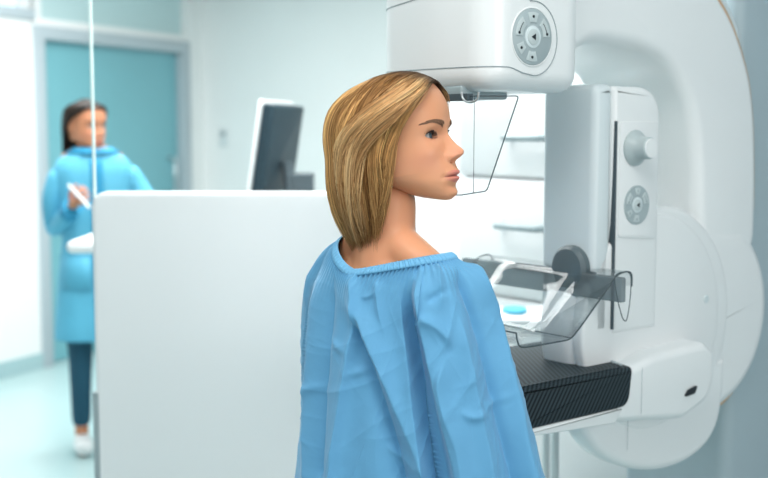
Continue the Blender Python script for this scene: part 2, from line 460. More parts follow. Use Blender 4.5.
for i, v in enumerate(line):
    if v.y < 0 and v.x > pa + .004 or v.x > HA1 + .04: continue
    n = outward(i); k = min(1, max(0, (pa + .01 - v.x) / .1)) if v.y < -.1 else 1
    q = v + n * .0003; up.append(MF(q.x, q.y, (pz + rb - .003) * (1 - k) + (pz + rb + .012) * k - (.012 * max(0, v.y) / .13)))
tube('cover_seam', up, .0011, M_seam, hd, k=6)
ring_panel(pa, pz, -.130, .047, hd, True, 'control_panel')
rimf = lambda x, y, h: MF(pa + x, -.1302 - h, pz + y)
V, Fc = tube_geo([rimf(.0485 * math.cos(t), .0485 * math.sin(t), 0) for t in np.linspace(0, 2 * PI, 60, endpoint=False)], .0016, 6, True)
link('panel_rim', V, Fc, M_plastic, hd)
# tube-head shield holder: dark plate below the head, clear face shield with clip ring
sa, _ = -.33, 0
FA = HA0 + .03
hold = box('shield_holder', plan, FA - .02, FA + .09, -.065, .075, hz - .012, hz + .01, M_grey, mach, r=.004)
box('shield_rail', plan, FA - .024, FA - .012, -.085, .085, hz - .016, hz - .004, M_dark, hold)
M_clear = clear_mat('clear_acrylic', (.97, .982, .987), .25, dk=.84)
M_edge = clear_mat('acrylic_edge', (.30, .37, .40), .4, body=.35, bodycol=(.2, .25, .27))
def shield_pt(px, py): b, z = MF.solve(px, py, a=FA - .018); return b, z
spn = [shield_pt(*p) for p in ((519, 96), (487, 191), (462, 195), (430, 195), (420, 96))]
spn = rounded(spn, [.004, .012, .006, .02, .004])
sh = slab('face_shield', lambda b, c, h: MF(FA - .020 + h, b, c), spn, 0, .003, M_clear, mach)
tube('shield_edge', [MF(FA - .0185, b, c) for b, c in spn], .0012, M_edge, sh, k=6, closed=True)
r1 = [shield_pt(*p) for p in ((467, 92), (468, 98), (472, 102), (478, 102), (483, 99), (484, 92))]
tube('shield_clip', smooth_path([MF(FA - .03, b, c) for b, c in r1], 5), .002, M_steel, sh, k=8)
fold = [shield_pt(*p) for p in ((474, 97), (473, 193))]
tube('shield_edge', [MF(FA - .017, b, c) for b, c in fold], .0006, M_edge, sh, k=6)

# detector table: carbon-fibre plate in a white cradle
def carbon_mat():
    m = mat('carbon_fibre', (.02, .03, .035), .5, spec=.15); nt = m.node_tree; b = nt.nodes['Principled BSDF']
    tc = nt.nodes.new('ShaderNodeTexCoord'); mp = nt.nodes.new('ShaderNodeVectorMath'); mp.operation = 'DOT_PRODUCT'
    mp.inputs[1].default_value = tuple((MU * .72 - MW * .50 + Vector((0, 0, -.50))) * (2 * PI / .0085))
    wv = nt.nodes.new('ShaderNodeMath'); wv.operation = 'SINE'; hf = nt.nodes.new('ShaderNodeMath'); hf.operation = 'MULTIPLY_ADD'; hf.inputs[1].default_value = .5; hf.inputs[2].default_value = .5
    r = nt.nodes.new('ShaderNodeValToRGB'); r.color_ramp.elements[0].color = (.006, .010, .013, 1); r.color_ramp.elements[1].color = (.042, .060, .070, 1)
    nt.links.new(tc.outputs['Object'], mp.inputs[0]); nt.links.new(mp.outputs['Value'], wv.inputs[0]); nt.links.new(wv.outputs[0], hf.inputs[0]); nt.links.new(hf.outputs[0], r.inputs[0]); nt.links.new(r.outputs[0], b.inputs['Base Color'])
    return m
M_carbon = carbon_mat()
ZT = 1.06
PN = -.14
tray = slab('plate_tray', side, rounded([(-.315, ZT - .086), (-.05, ZT - .102), (-.03, ZT - .074), (-.315, ZT - .074)], [.004, .006, .003, .004]), PN - .001, .15, M_plastic, mach, r0=.004, seg=3)
skew = lambda a, c, b: MF(a + .36 * max(0, b - PN) * min(1, max(0, (a + .315) / .315)) * min(1, max(0, (.26 - a) / .26)), b, c)
cr = slab('detector_cradle', skew, rounded([(-.06, ZT - .100), (.16, ZT - .128), (.245, ZT - .10), (.262, ZT - .05), (.258, ZT - .004), (.225, ZT + .018), (.06, ZT + .012), (.004, ZT - .001), (-.06, ZT - .001)], [.01, .05, .05, .04, .03, .03, .03, .01, .002]), PN, .15, M_plastic, mach, r0=.016, r1=.02, seg=6, angle=50)
ba, bz = MF.solve(690, 391, b=PN)
slab('latch_opening', side, rounded([(ba - .022, bz - .009), (ba - .008, bz + .004), (ba + .022, bz + .010), (ba + .012, bz - .006)], .005), PN - .0035, PN + .01, M_black, cr)
q = MF.solve(640, 395, b=PN)
tube('seam', [MF(q[0] + .002, PN - .0024, z) for z in (ZT - .095, ZT - .006)], .0004, M_seam, cr)
plt = slab('detector_plate', skew, rounded([(-.315, ZT - .076), (-.012, ZT - .076), (-.002, ZT), (-.315, ZT)], [.01, .03, .012, .006]), PN - .003, .153, M_carbon, mach, r0=.010, seg=4)
lip = box('plate_rim', plan, -.30, -.035, PN + .004, PN + .011, ZT - .001, ZT + .0025, M_carbon, plt)
for k in range(26):
    b = PN + .022 + k * .0098
    lathe('rib', lambda x, y, h, b=b: skew(-.020 + x, ZT - .001 + h, b + y), [(.0042, 0), (.0042, .002), (.0028, .0038), (.0008, .0045)], M_steel, plt, 10)
q = MF.solve(588, 402, b=PN)
box('plate_notch', plan, q[0] - .002, q[0] + .002, PN - .0005, PN + .004, q[1] - .005, q[1] + .005, M_black, plt)

# compression paddle on its carrier
M_smoke = clear_mat('smoked_plastic', (.58, .64, .66), .5, body=.36, bodycol=(.36, .41, .43))
RA = -.03
carr = slab('paddle_carrier', side, rounded([(ca - .066, MF.solve(600, 270, b=-.08)[1] - .016), (ca - .05, MF.solve(600, 270, b=-.08)[1] - .016), (ca - .05, MF.solve(600, 270, b=-.08)[1]), (ca - .066, MF.solve(600, 270, b=-.08)[1])], .004), -.095, .11, M_dark, mach, r0=.004)
kc = MF.solve(566, 268, a=ca - .075)
lathe('carrier_knob', lambda x, y, h: MF(ca - .055 - h, kc[0] + x, kc[1] + y), [(.042, 0), (.042, .012), (.036, .02), (.024, .022), (.006, .022)], mat('knob_charcoal', (.10, .135, .15), .4), carr, 48)
def pp(px, py, a): return MF.solve(px, py, a=a)
ra = -.078                                   # plane of the carrier rail
tN, bN = pp(622, 278, ra), pp(622, 303, ra)
rail = slab('paddle_rail', lambda b, c, h: MF(ra + h, b, c), rounded([(tN[0], tN[1]), (tN[0], bN[1]), (.25, bN[1]), (.25, tN[1])], .004), 0, .012, M_smoke, mach, r0=.002, seg=2)
rz1 = tN[1]
# clear channel around the rail
chp = [(ra - .012, rz1 + .006), (ra + .026, rz1 + .006), (ra + .030, rz1 - .030), (ra + .022, rz1 - .075), (ra + .012, rz1 - .078), (ra + .002, rz1 - .06), (ra - .012, rz1 - .02)]
tube('channel_edge', smooth_path([MF(a, tN[0] + .004, c) for a, c in chp], 5, True), .0011, M_edge, rail, closed=True, k=6)
def sheet(name, rows, m, parent, th=.0025):
    """thick sheet: rows of matching points, thickened"""
    n = len(rows[0]); V = [Vector(p) for r in rows for p in r]; Fc = []
    for i in range(len(rows) - 1):
        for j in range(n - 1): Fc.append((i * n + j, i * n + j + 1, (i + 1) * n + j + 1, (i + 1) * n + j))
    o = link(name, V, Fc, m, parent, angle=45)
    md = o.modifiers.new('t', 'SOLIDIFY'); md.thickness = th; md.offset = 0
    return o
bFar = .21; bNear = -.155
zb_ = MF.solve(572, 334, b=bNear)[1]
# cross-section of the paddle in the (a, c) plane: from rail top, S-bend down to the floor of the paddle, out to the chest lip
floorz = 1.128
floorz = 1.135
sec = smooth_path([(-.030, 1.215), (-.032, 1.238), (-.05, 1.243), (-.075, 1.236), (-.10, 1.214), (-.134, 1.185), (-.175, 1.150), (-.195, 1.137), (-.22, 1.135), (-.29, 1.135), (-.318, 1.137), (-.327, 1.148), (-.330, 1.162)], 5)
bs = np.linspace(bNear, bFar, 4)
pd = sheet('compression_paddle', [[MF(a, b, c) for a, c in sec] for b in bs], M_clear, mach)
for b in (bNear, bFar):
    tube('paddle_edge', [MF(a, b, c) for a, c in sec], .0016, M_edge, pd, k=6)
    # side wall with a sloping top edge
    top = [(-.078, 1.231), (-.15, 1.207), (-.217, 1.186), (-.300, 1.164), (-.330, 1.162)]
    bot = [q for q in sec if q[0] <= -.076]
    tp = smooth_path(top, 8); tp = [tp[int(i * (len(tp) - 1) / (len(bot) - 1))] for i in range(len(bot))]
    sheet('paddle_side', [[MF(a, b, c) for a, c in tp], [MF(a, b, c) for a, c in bot]], M_clear, pd, .002)
    tube('paddle_edge', [MF(a, b, c) for a, c in tp], .0022, M_edge, pd, k=6)
tube('paddle_edge', [MF(sec[-1][0], b, sec[-1][1]) for b in bs], .0016, M_edge, pd, k=6)
tube('paddle_edge', [MF(-.19, b, floorz + .002) for b in bs], .0010, M_edge, pd, k=6)
# ---------------------------------------------------------------- white cabinet behind the machine
wplan = lambda a, b, c: WF(a, b, c)
cab_d = .42; cu0 = UW - .006
cbn = WF.solve(600, 130, a=cu0 - cab_d)[0]; cbf = WF.solve(487, 130, a=cu0 - cab_d)[0]
cu1 = cu0 - .2
cabi = empty('wall_cabinet', WF(cu0 - .1, .6, 0), 'tall white drawer cabinet with grey bar handles behind the machine', 'cabinet')
b0c, b1c = .32, 1.02
fa_ = cu1
box('body', wplan, fa_, cu0, b0c, b1c, .0, 2.1, M_white, cabi, r=.004)
for (z0, z1, py, x0, x1) in ((1.36, 1.9, 138, 505, 540), (1.0, 1.355, 229, 497, 536), (.45, .995, 330, 497, 536), (.03, .445, 400, 497, 536)):
    dr = box('drawer', wplan, fa_ - .02, fa_, b0c + .005, b1c - .005, z0 + .004, z1 - .004, M_white, cabi, r=.003)
    ba0, hz0 = WF.solve(x1, py, a=fa_ - .05); ba1, _ = WF.solve(x0, py, a=fa_ - .05)
    hz0 = min(max(hz0, z0 + .05), z1 - .05)
    tube('handle', [WF(fa_ - .02, ba0, hz0), WF(fa_ - .055, ba0, hz0), WF(fa_ - .055, ba1, hz0), WF(fa_ - .02, ba1, hz0)], .011, M_grey, dr)

# ---------------------------------------------------------------- partition with glass screen, desk, monitor
YP = 3.0
tl = atY(95.5, 192, YP); trr = atY(340, 190, YP)
tl.x -= .013
PF = Frame((tl.x, YP, 0), (1, 0, 0), (0, 1, 0))
part = empty('radiation_screen', (tl.x + .4, YP, 0), 'white free-standing partition panel with rounded corner and clear glass above', 'screen')
wd = .80
slab('panel', lambda a, c, h: PF(a, h, c), rounded([(0, .06), (wd, .06), (wd, tl.z), (0, tl.z)], [.02, .02, .045, .045], 10), 0, .05, M_white, part, r0=.012, seg=4)
gx = atY(91.5, 100, YP + .02).x - tl.x
gl = slab('glass_pane', lambda a, c, h: PF(a, h, c), [(gx, tl.z - .1), (wd - .02, tl.z - .1), (wd - .02, 2.35), (gx, 2.35)], .028, .034, clear_mat('clear_glass', (.97, .985, .985), .2), part)
box('glass_edge', PF, gx - .0025, gx + .0025, .024, .038, tl.z - .1, 2.35, mat('glass_edge_pale', (.70, .84, .82), .3), gl)
for a in (.06, wd - .1): box('foot', PF, a, a + .05, -.14, .2, 0, .06, M_grey, part, r=.006)
# edge post with step
pp_ = atY(92, 390, YP + .03)
slab('post', PF, rrect(gx - .012, gx + .006, .0, .04, .004), 0, pp_.z, M_grey, part, r0=.003)

YD = 4.1
dc = atY(68, 242, YD); dc.x += .045
desk = empty('control_desk', (dc.x + .6, YD + .3, 0), 'white high control desk seen past the edge of the partition', 'desk')
dt = box('desk_top', WORLD, dc.x, dc.x + 1.0, YD - .2, YD + .42, dc.z - .022, dc.z + .022, M_white, desk, r=.02)
for x in (dc.x + .14, dc.x + .92):
    for y in (YD - .1, YD + .3): box('leg', WORLD, x, x + .04, y, y + .04, 0, dc.z - .022, M_frame, desk)
zt_ = dc.z + .022
# monitor
mx = atY(274, 148, YD + .1)
mon = empty('monitor', (mx.x, YD + .1, zt_), 'dark flat computer monitor on a stand above the partition', 'monitor')
rz = math.radians(77); ti = math.radians(-9)
mb = Vector((mx.x, YD + .1, mx.z))
ex = Vector((math.cos(rz), math.sin(rz), 0)); en = Vector((math.sin(rz), -math.cos(rz), 0))
et = Vector((0, 0, 1)) * math.cos(ti) - en * math.sin(ti); en2 = -(en * math.cos(ti) + Vector((0, 0, 1)) * math.sin(ti))
MO = Frame(mb, ex, en2, et)
mf = lambda a, c, h: MO(a, h, c)
slab('casing', mf, rrect(-.18, .18, -.162, .162, .012), -.04, .006, mat('monitor_back', (.012, .035, .05), .45, spec=.3), mon, r0=.012)
slab('display', mf, rrect(-.165, .165, -.138, .138, .002), .02, .0215, mat('monitor_screen', (.05, .10, .13), .12), mon)
slab('white_bezel', mf, rrect(-.19, .19, -.170, .172, .02), .006, .02, M_white, mon, r0=.004)
tube('stand_neck', [mb + en * .05 + Vector((0, 0, -.05)), mb + en * .06 + Vector((0, 0, -.15)), Vector((mb.x, mb.y, zt_ + .01)) + en * .03], .022, M_dark, mon, k=12)
lathe('stand_foot', lambda x, y, h: Vector((mb.x + x, mb.y + y, zt_ + h)) + en * .0, [(.12, 0), (.12, .008), (.10, .014)], M_dark, mon, 32)
q = atY(303, 178, YD - .12)
ph = empty('desk_device', (q.x, YD - .12, zt_), 'small dark device standing beside the monitor on the desk', 'device')
box('body', WORLD, q.x - .035, q.x + .04, YD - .19, YD - .1, zt_, q.z + .02, M_dark, ph, r=.008)
box('screen', WORLD, q.x - .03, q.x + .035, YD - .194, YD - .19, q.z - .04, q.z + .01, M_dark, ph)
# blue item on a white ledge behind the paddle
# ---------------------------------------------------------------- people
def ss(a, b, x): t = np.clip((x - a) / (b - a), 0, 1); return t * t * (3 - 2 * t)
def gs(x, c, s): return np.exp(-((x - c) / s) ** 2)
HZ = np.array([-.118, -.112, -.104, -.092, -.078, -.060, -.040, -.020, 0, .020, .045, .070, .088, .102, .112, .118])
HF = np.array([.030, .062, .074, .081, .0835, .0835, .0825, .0815, .0815, .0850, .0865, .0790, .0680, .0520, .0330, .0005])
HH = np.array([.012, .026, .036, .046, .0545, .0610, .0655, .0690, .0715, .0745, .0750, .0700, .0600, .0460, .0290, .0005])
HB = np.array([.020, .030, .040, .052, .066, .080, .090, .096, .100, .102, .100, .0920, .0800, .0620, .0400, .0005])
def mono(x, xs, ys):
    # smooth interpolation of the tables
    xs = np.asarray(xs); ys = np.asarray(ys); d = np.gradient(ys, xs)
    i = np.clip(np.searchsorted(xs, x) - 1, 0, len(xs) - 2); h = xs[i + 1] - xs[i]; t = np.clip((x - xs[i]) / h, 0, 1)
    return (2*t**3 - 3*t**2 + 1) * ys[i] + (t**3 - 2*t**2 + t) * h * d[i] + (-2*t**3 + 3*t**2) * ys[i + 1] + (t**3 - t**2) * h * d[i + 1]
def skull_xy(az, z, grow=0.0):
    Fr, Hh, Bk = mono(z, HZ, HF), mono(z, HZ, HH), mono(z, HZ, HB)
    c, s = np.cos(az), np.sin(az); X = np.where(c > 0, Fr, Bk)
    n = 2.25
    r = (np.abs(c / X) ** n + np.abs(s / Hh) ** n) ** (-1 / n)
    return r + grow
EYE_Y, EYE_Z, EYE_R = .0315, 0.0, .0122
def head_mesh():
    # columns dense at the face, rows dense between brow and chin
    u = np.linspace(-1, 1, 361)[:-1]
    az = PI * (0.50 * u + 0.50 * u ** 3)
    rows = np.concatenate([np.linspace(-.118, -.055, 90), np.linspace(-.055, .03, 130)[1:], np.linspace(.03, .1179, 60)[1:]])
    A, Z = np.meshgrid(az, rows)
    r = skull_xy(A, Z)
    X, Y = r * np.cos(A), r * np.sin(A)
    aY = np.abs(Y)
    front = ss(.05, .45, np.cos(A))
    d = np.zeros_like(X)
    # nose
    nz = [-.054, -.0480, -.0445, -.0405, -.0355, -.0305, -.0255, -.018, -.009, 0.0, .008, .02]
    nh = [0, .0015, .0050, .0155, .0245, .0268, .0238, .0160, .0098, .0046, .0026, .0]
    nw = [.010, .0085, .0080, .0085, .0092, .0088, .0080, .0070, .0064, .0064, .0075, .01]
    d += np.interp(Z, nz, nh) * np.exp(-(aY / np.interp(Z, nz, nw)) ** 2.3)
    d += .0125 * gs(aY, .0125, .0052) * gs(Z, -.0375, .0060)            # wings
    d -= .0085 * gs(aY, .0062, .0034) * gs(Z, -.0452, .0026)            # nostrils
    d -= .0022 * gs(aY, .0185, .0035) * gs(Z, -.0385, .0070)
    # brow, sockets, cheekbones
    d += .0030 * gs(aY, .026, .020) * gs(Z, .0185, .008)
    d -= .0080 * gs(aY, .0300, .0150) * gs(Z, .0005, .0115)
    d -= .0035 * gs(aY, .0150, .0060) * gs(Z, .0010, .0080)
    d += .0042 * gs(aY, .0460, .0150) * gs(Z, -.0270, .0150)
    d -= .0030 * gs(aY, .0460, .0140) * gs(Z, -.0620, .0160)
    # mouth
    mx = np.clip(1 - (aY / .0255) ** 2, 0, 1)
    d += .0082 * gs(Z, -.0620, .0185) * gs(aY, 0, .027)
    up = -.0630 - .10 * np.maximum(0, aY - .004) ** 1.0 * .6
    d += .0034 * np.sqrt(mx) * gs(Z, up, .0042)
    d += .0044 * np.sqrt(mx) * gs(Z, -.0745, .0046) * gs(aY, 0, .021)
    d -= .0042 * np.sqrt(mx) * gs(Z, -.0685 - aY * .04, .0017)
    d -= .0020 * gs(aY, .0270, .004) * gs(Z, -.0695, .005)
    d -= .0016 * gs(aY, 0, .0030) * gs(Z, -.0560, .0045)
    d -= .0030 * gs(Z, -.0845, .0050) * gs(aY, 0, .018)
    d += .0080 * gs(Z, -.0985, .0090) * gs(aY, 0, .0150)
    d *= front
    X = X + d
    # eyes: lids follow the eyeball, almond opening between them
    ec = None
    for s in (1, -1):
        dy = (Y - s * EYE_Y) * s; dz = Z - EYE_Z
        if ec is None:
            k = np.argmin(dy ** 2 + dz ** 2 + (np.cos(A) < 0) * 9); ec = X.flat[k] - EYE_R + .0018
        rr = dy ** 2 + dz ** 2; Rl = EYE_R + .0011
        lid = ec + np.sqrt(np.maximum(Rl ** 2 - rr, 0)); m = (rr < (Rl * .93) ** 2) & (np.cos(A) > 0)
        X = np.where(m, np.maximum(X, lid), X)
        # almond: upper and lower lid lines
        w_ = .0148; t = np.clip(1 - (dy / w_) ** 2, 0, 1)
        upl = .0064 * t ** .65 + .0012 * dy / w_; lol = -.0044 * t ** .8 + .0012 * dy / w_
        inside = (np.abs(dy) < w_) & (dz < upl) & (dz > lol) & (np.cos(A) > 0)
        X = np.where(inside, ec + np.sqrt(np.maximum((EYE_R - .0022) ** 2 - rr, 0)), X)
        crease = gs(dz, upl + .0042, .0011) * np.clip(t, 0, 1) ** .3 * (np.cos(A) > 0)
        X -= .0012 * crease
    # jaw line rises towards the ear
    tilt = ss(-.060, -.112, Z) if False else np.clip((-.058 - Z) / .054, 0, 1)
    Zt = Z + tilt * np.clip(.075 - X, 0, .2) * .42
    # colours
    skin = np.array([.72, .335, .185]); col = np.ones(X.shape + (3,)) * skin
    def blend(mask, c, amt): 
        a = np.clip(mask * amt, 0, 1)[..., None]; return col * (1 - a) + np.array(c) * a
    fr = (np.cos(A) > .2)
    col = blend(gs(aY, .046, .020) * gs(Z, -.038, .018) * fr, (.72, .30, .20), .45)
    col = blend(gs(aY, .008, .010) * gs(Z, -.036, .010) * fr, (.72, .32, .23), .35)
    col = blend(gs(aY, .031, .017) * gs(Z, .003, .010) * fr, (.50, .24, .16), .50)
    lip = np.sqrt(mx) * ((Z < -.0595 - .0012 * np.cos(aY / .0045) - .10 * aY) & (Z > -.0800 + .25 * np.maximum(0, aY - .006))) * fr
    col = blend(lip, (.62, .195, .165), .85)
    col = blend(np.sqrt(mx) * gs(Z, -.0685 - aY * .04, .0011) * fr, (.20, .05, .05), .8)
    for s in (1, -1):
        dy = (Y - s * EYE_Y) * s; dz = Z; t = np.clip(1 - (dy / .0145) ** 2, 0, 1)
        upl = .0064 * t ** .65 + .0012 * dy / .0138; lol = -.0044 * t ** .8 + .0012 * dy / .0138
        col = blend(gs(dz, upl + .0006, .0014) * (t > 0) * fr, (.03, .02, .018), .9)
        col = blend(gs(dz, lol - .0004, .0007) * (t > 0) * fr, (.25, .12, .09), .6)
    V = np.stack([X, Y, Zt], -1).reshape(-1, 3); R, K = X.shape
    i = np.arange(R - 1)[:, None] * K; j = np.arange(K)[None]; j2 = (j + 1) % K
    Fc = np.stack([i + j, i + j2, i + K + j2, i + K + j], -1).reshape(-1, 4)
    return V, Fc, col.reshape(-1, 3), ec
HV, HFc, HCol, EC = head_mesh()

def mesh_np(name, V, Fc, m, parent=None, col=None, extra=None, smooth=True):
    me = bpy.data.meshes.new(name)
    V = np.asarray(V, np.float32); Fc = np.asarray(Fc, np.int32); k = Fc.shape[1]
    me.vertices.add(len(V)); me.vertices.foreach_set('co', V.ravel())
    me.loops.add(Fc.size); me.loops.foreach_set('vertex_index', Fc.ravel())
    me.polygons.add(len(Fc)); me.polygons.foreach_set('loop_start', np.arange(0, Fc.size, k, dtype=np.int32))
    me.update(calc_edges=True)
    me.polygons.foreach_set('use_smooth', [smooth] * len(Fc))
    if col is not None:
        a = me.color_attributes.new('tone', 'FLOAT_COLOR', 'POINT')
        a.data.foreach_set('color', np.concatenate([col, np.ones((len(col), 1))], 1).astype(np.float32).ravel())
    me.materials.append(m); me.validate()
    o = bpy.data.objects.new(name, me); C.objects.link(o)
    if parent is not None: o.parent = parent; o.matrix_parent_inverse = pw(parent).inverted()
    return o
def attr_mat(name, rough, spec=.5, sss=0.0, aniso=0.0, coat=0.0, tint=(1, 1, 1)):
    m = mat(name, (.5, .5, .5), rough, spec=spec, coat=coat); nt = m.node_tree; b = nt.nodes['Principled BSDF']
    a = nt.nodes.new('ShaderNodeAttribute'); a.attribute_name = 'tone'
    mu = nt.nodes.new('ShaderNodeMix'); mu.data_type = 'RGBA'; mu.blend_type = 'MULTIPLY'; mu.inputs[0].default_value = 1; mu.inputs[7].default_value = (*tint, 1)
    nt.links.new(a.outputs['Color'], mu.inputs[6]); nt.links.new(mu.outputs[2], b.inputs['Base Color'])
    if sss: b.inputs['Subsurface Weight'].default_value = sss; b.inputs['Subsurface Radius'].default_value = (1, .35, .2); b.inputs['Subsurface Scale'].default_value = .007
    return m
M_skin = attr_mat('fair_skin', .46, .4, sss=.18)
M_skin2 = attr_mat('tan_skin', .5, .4, tint=(.80, .72, .70))
M_hair = attr_mat('blond_hair', .45, .2, tint=(1.08, 1.0, .88))
M_hair2 = attr_mat('dark_hair', .4, .4)

def bevelled(sk_verts, sk_edges, radii, sub=2):
    """skinned skeleton evaluated to plain geometry"""
    me = bpy.data.meshes.new('tmp'); me.from_pydata([tuple(v) for v in sk_verts], sk_edges, []); me.update()
    o = bpy.data.objects.new('tmp', me); C.objects.link(o)
    o.modifiers.new('s', 'SKIN')
    for i, d in enumerate(me.skin_vertices[0].data):
        r = radii[i]; d.radius = r if isinstance(r, tuple) else (r, r); d.use_root = (i == 0)
    sd = o.modifiers.new('u', 'SUBSURF'); sd.levels = sub; sd.render_levels = sub
    dg = bpy.context.evaluated_depsgraph_get(); ev = o.evaluated_get(dg); m2 = bpy.data.meshes.new_from_object(ev)
    V = [v.co.copy() for v in m2.vertices]; Fc = [tuple(p.vertices) for p in m2.polygons]
    bpy.data.objects.remove(o); bpy.data.meshes.remove(me); bpy.data.meshes.remove(m2)
    return V, Fc
def remeshed(geo, voxel, smooth=6):
    me = bpy.data.meshes.new('tmp'); me.from_pydata([tuple(v) for v in geo[0]], [], geo[1]); me.update()
    o = bpy.data.objects.new('tmp', me); C.objects.link(o)
    r = o.modifiers.new('r', 'REMESH'); r.mode = 'VOXEL'; r.voxel_size = voxel
    if smooth: s = o.modifiers.new('s', 'SMOOTH'); s.factor = .5; s.iterations = smooth
    dg = bpy.context.evaluated_depsgraph_get(); ev = o.evaluated_get(dg); m2 = bpy.data.meshes.new_from_object(ev)
    n = len(m2.vertices); V = np.empty(n * 3); m2.vertices.foreach_get('co', V); V = V.reshape(-1, 3)
    Fc = [tuple(p.vertices) for p in m2.polygons]
    bpy.data.objects.remove(o); bpy.data.meshes.remove(me); bpy.data.meshes.remove(m2)
    return V, Fc
def loft(rings, k=40):
    V = []; Fc = []; n = len(rings)
    for fn in rings:
        for j in range(k): V.append(fn(2 * PI * j / k))
    for i in range(n - 1):
        for j in range(k): Fc.append((i * k + j, i * k + (j + 1) % k, (i + 1) * k + (j + 1) % k, (i + 1) * k + j))
    Fc.append(tuple(range(k))[::-1]); Fc.append(tuple((n - 1) * k + j for j in range(k)))
    return V, Fc

def hand_geo(wrist, d, palm_n, thumb_side, curl=.5, s=1.0):
    """five-finger hand: wrist point, direction d along the hand, palm normal, side (unit vector) of the thumb"""
    d = Vector(d).normalized(); pn = Vector(palm_n); pn = (pn - d * pn.dot(d)).normalized(); ts = d.cross(pn); ts = ts if ts.dot(Vector(thumb_side)) > 0 else -ts
    w = Vector(wrist)
    geos = [bevelled([w - d * .02, w + d * .02 * s, w + d * .055 * s, w + d * .082 * s], [(0, 1), (1, 2), (2, 3)], [(.022 * s, .016 * s), (.030 * s, .015 * s), (.036 * s, .014 * s), (.034 * s, .011 * s)])]
    for k, (off, L, r) in enumerate(((.029, .068, .0082), (.010, .076, .0086), (-.010, .070, .0082), (-.028, .056, .0072))):
        b = w + d * .070 * s + ts * off * s; pts = [b]; dd = d.copy(); ang = 0
        for seg, fr in enumerate((.18, .36, .26, .20)):
            if seg: ang += curl * (.55 + .25 * seg)
            v = d * math.cos(ang) + pn * math.sin(ang); b = b + v * L * 1.15 * fr * s; pts.append(b)
        geos.append(bevelled(pts, [(i, i + 1) for i in range(4)], [r * s * q for q in (1.0, 1.0, .95, .85, .65)], 2))
    b = w + d * .02 * s + ts * .022 * s; t1 = (d * .6 + ts * .75 + pn * .25).normalized(); t2 = (d * .85 + ts * .35 + pn * .45).normalized(); t3 = (d * .9 + pn * .5).normalized()
    pts = [b, b + t1 * .032 * s, b + t1 * .032 * s + t2 * .030 * s, b + t1 * .032 * s + t2 * .030 * s + t3 * .024 * s]
    geos.append(bevelled(pts, [(0, 1), (1, 2), (2, 3)], [.012 * s, .0105 * s, .0095 * s, .007 * s], 2))
    return merge(geos)

def figure_geo(B, shoulders=.175, hip=.16, arms=None, scale=1.0, sh_z=1.30, legs=None, neck_top=None, neck_base=None):
    """torso loft + limbs, remeshed to one surface. B(s, f, z): body frame -> world"""
    zs = sh_z
    T = [(zs + .005, .085, .058, -.012), (zs - .012, .125, .072, -.012), (zs - .035, .155, .085, -.01), (zs - .08, .165, .098, 0), (zs - .18, .155, .105, .01), (zs - .27, .135, .098, .01),
         (zs - .36, .125, .092, .005), (zs - .46, .150, .105, 0), (zs - .54, .165, .112, -.005), (zs - .62, .155, .105, 0)]
    rings = [lambda a, q=q: B(q[1] * .92 * math.copysign(abs(math.cos(a)) ** .9, math.cos(a)), q[3] + q[2] * .92 * math.copysign(abs(math.sin(a)) ** .9, math.sin(a)), q[0]) for q in T]
    geos = [loft(rings)]
    # neck and sloping trapezius
    nb, nt_ = Vector(neck_base), Vector(neck_top)
    geos.append(bevelled([B(0, -.01, zs - .06), nb, nb.lerp(nt_, .5), nt_], [(0, 1), (1, 2), (2, 3)], [.085, .060, .053, .054]))
    for s in (1, -1):
        geos.append(bevelled([nb.lerp(nt_, .25), B(s * .09, -.018, zs + .004), B(s * (shoulders - .035), -.005, zs - .035)], [(0, 1), (1, 2)], [.040, .040, .042]))
    for pts in arms: geos.append(bevelled([Vector(p) for p in pts], [(i, i + 1) for i in range(len(pts) - 1)], [.042, .038, .036, .032, .024][:len(pts)] if len(pts) == 5 else [.050, .038, .024]))
    for pts in legs: geos.append(bevelled([Vector(p) for p in pts], [(i, i + 1) for i in range(len(pts) - 1)], [.085, .075, .055, .048, .033, (.035, .03), (.035, .022)]))
    return remeshed(merge(geos), .0055, 8)

def person_body(name, geo, Hf, parent, m, hands=()):
    """body and head (with face) in one mesh"""
    V, Fc = geo
    tri = []
    bm = bmesh.new()
    lay = bm.verts.layers.float_color.new('tone')
    def add(Vv, Ff, cols):
        vs = []
        for i, v in enumerate(Vv):
            q = bm.verts.new(v); c = cols[i] if cols is not None else (.72, .335, .185); q[lay] = (c[0], c[1], c[2], 1); vs.append(q)
        for f in Ff:
            try: bm.faces.new([vs[i] for i in f]).smooth = True
            except ValueError: pass
    add(V, Fc, None)
    add([Hf(Vector(v)) for v in HV], HFc.tolist(), HCol)
    for s in (1, -1):   # ears
        pr = [(.000, .0), (.010, .003), (.016, .012), (.014, .024), (.004, .033), (-.006, .030), (-.010, .020), (-.006, .004)]
        V2, F2 = slab_geo(lambda x, y, h: Hf(Vector((-.012 - x, s * (.070 + h + .004 * (x > .008)), -.022 + y * 1.5))), smooth_path(pr, 4, True), -.004, .008, .003, .003, 3)
        add(V2, F2, None)
    for g in hands: add(g[0], g[1], None)
    me = bpy.data.meshes.new(name); bm.to_mesh(me); bm.free(); me.materials.append(m)
    o = bpy.data.objects.new(name, me); C.objects.link(o); o.parent = parent; o.matrix_parent_inverse = pw(parent).inverted()
    return o
M_sclera = mat('eye_white', (.36, .34, .33), .4)
M_iris = mat('grey_blue_iris', (.045, .08, .10), .4, coat=.0)
M_brow = mat('eyebrow_hair', (.20, .105, .06), .7)
M_lash = mat('lash', (.015, .01, .01), .6)
head_bvh = None
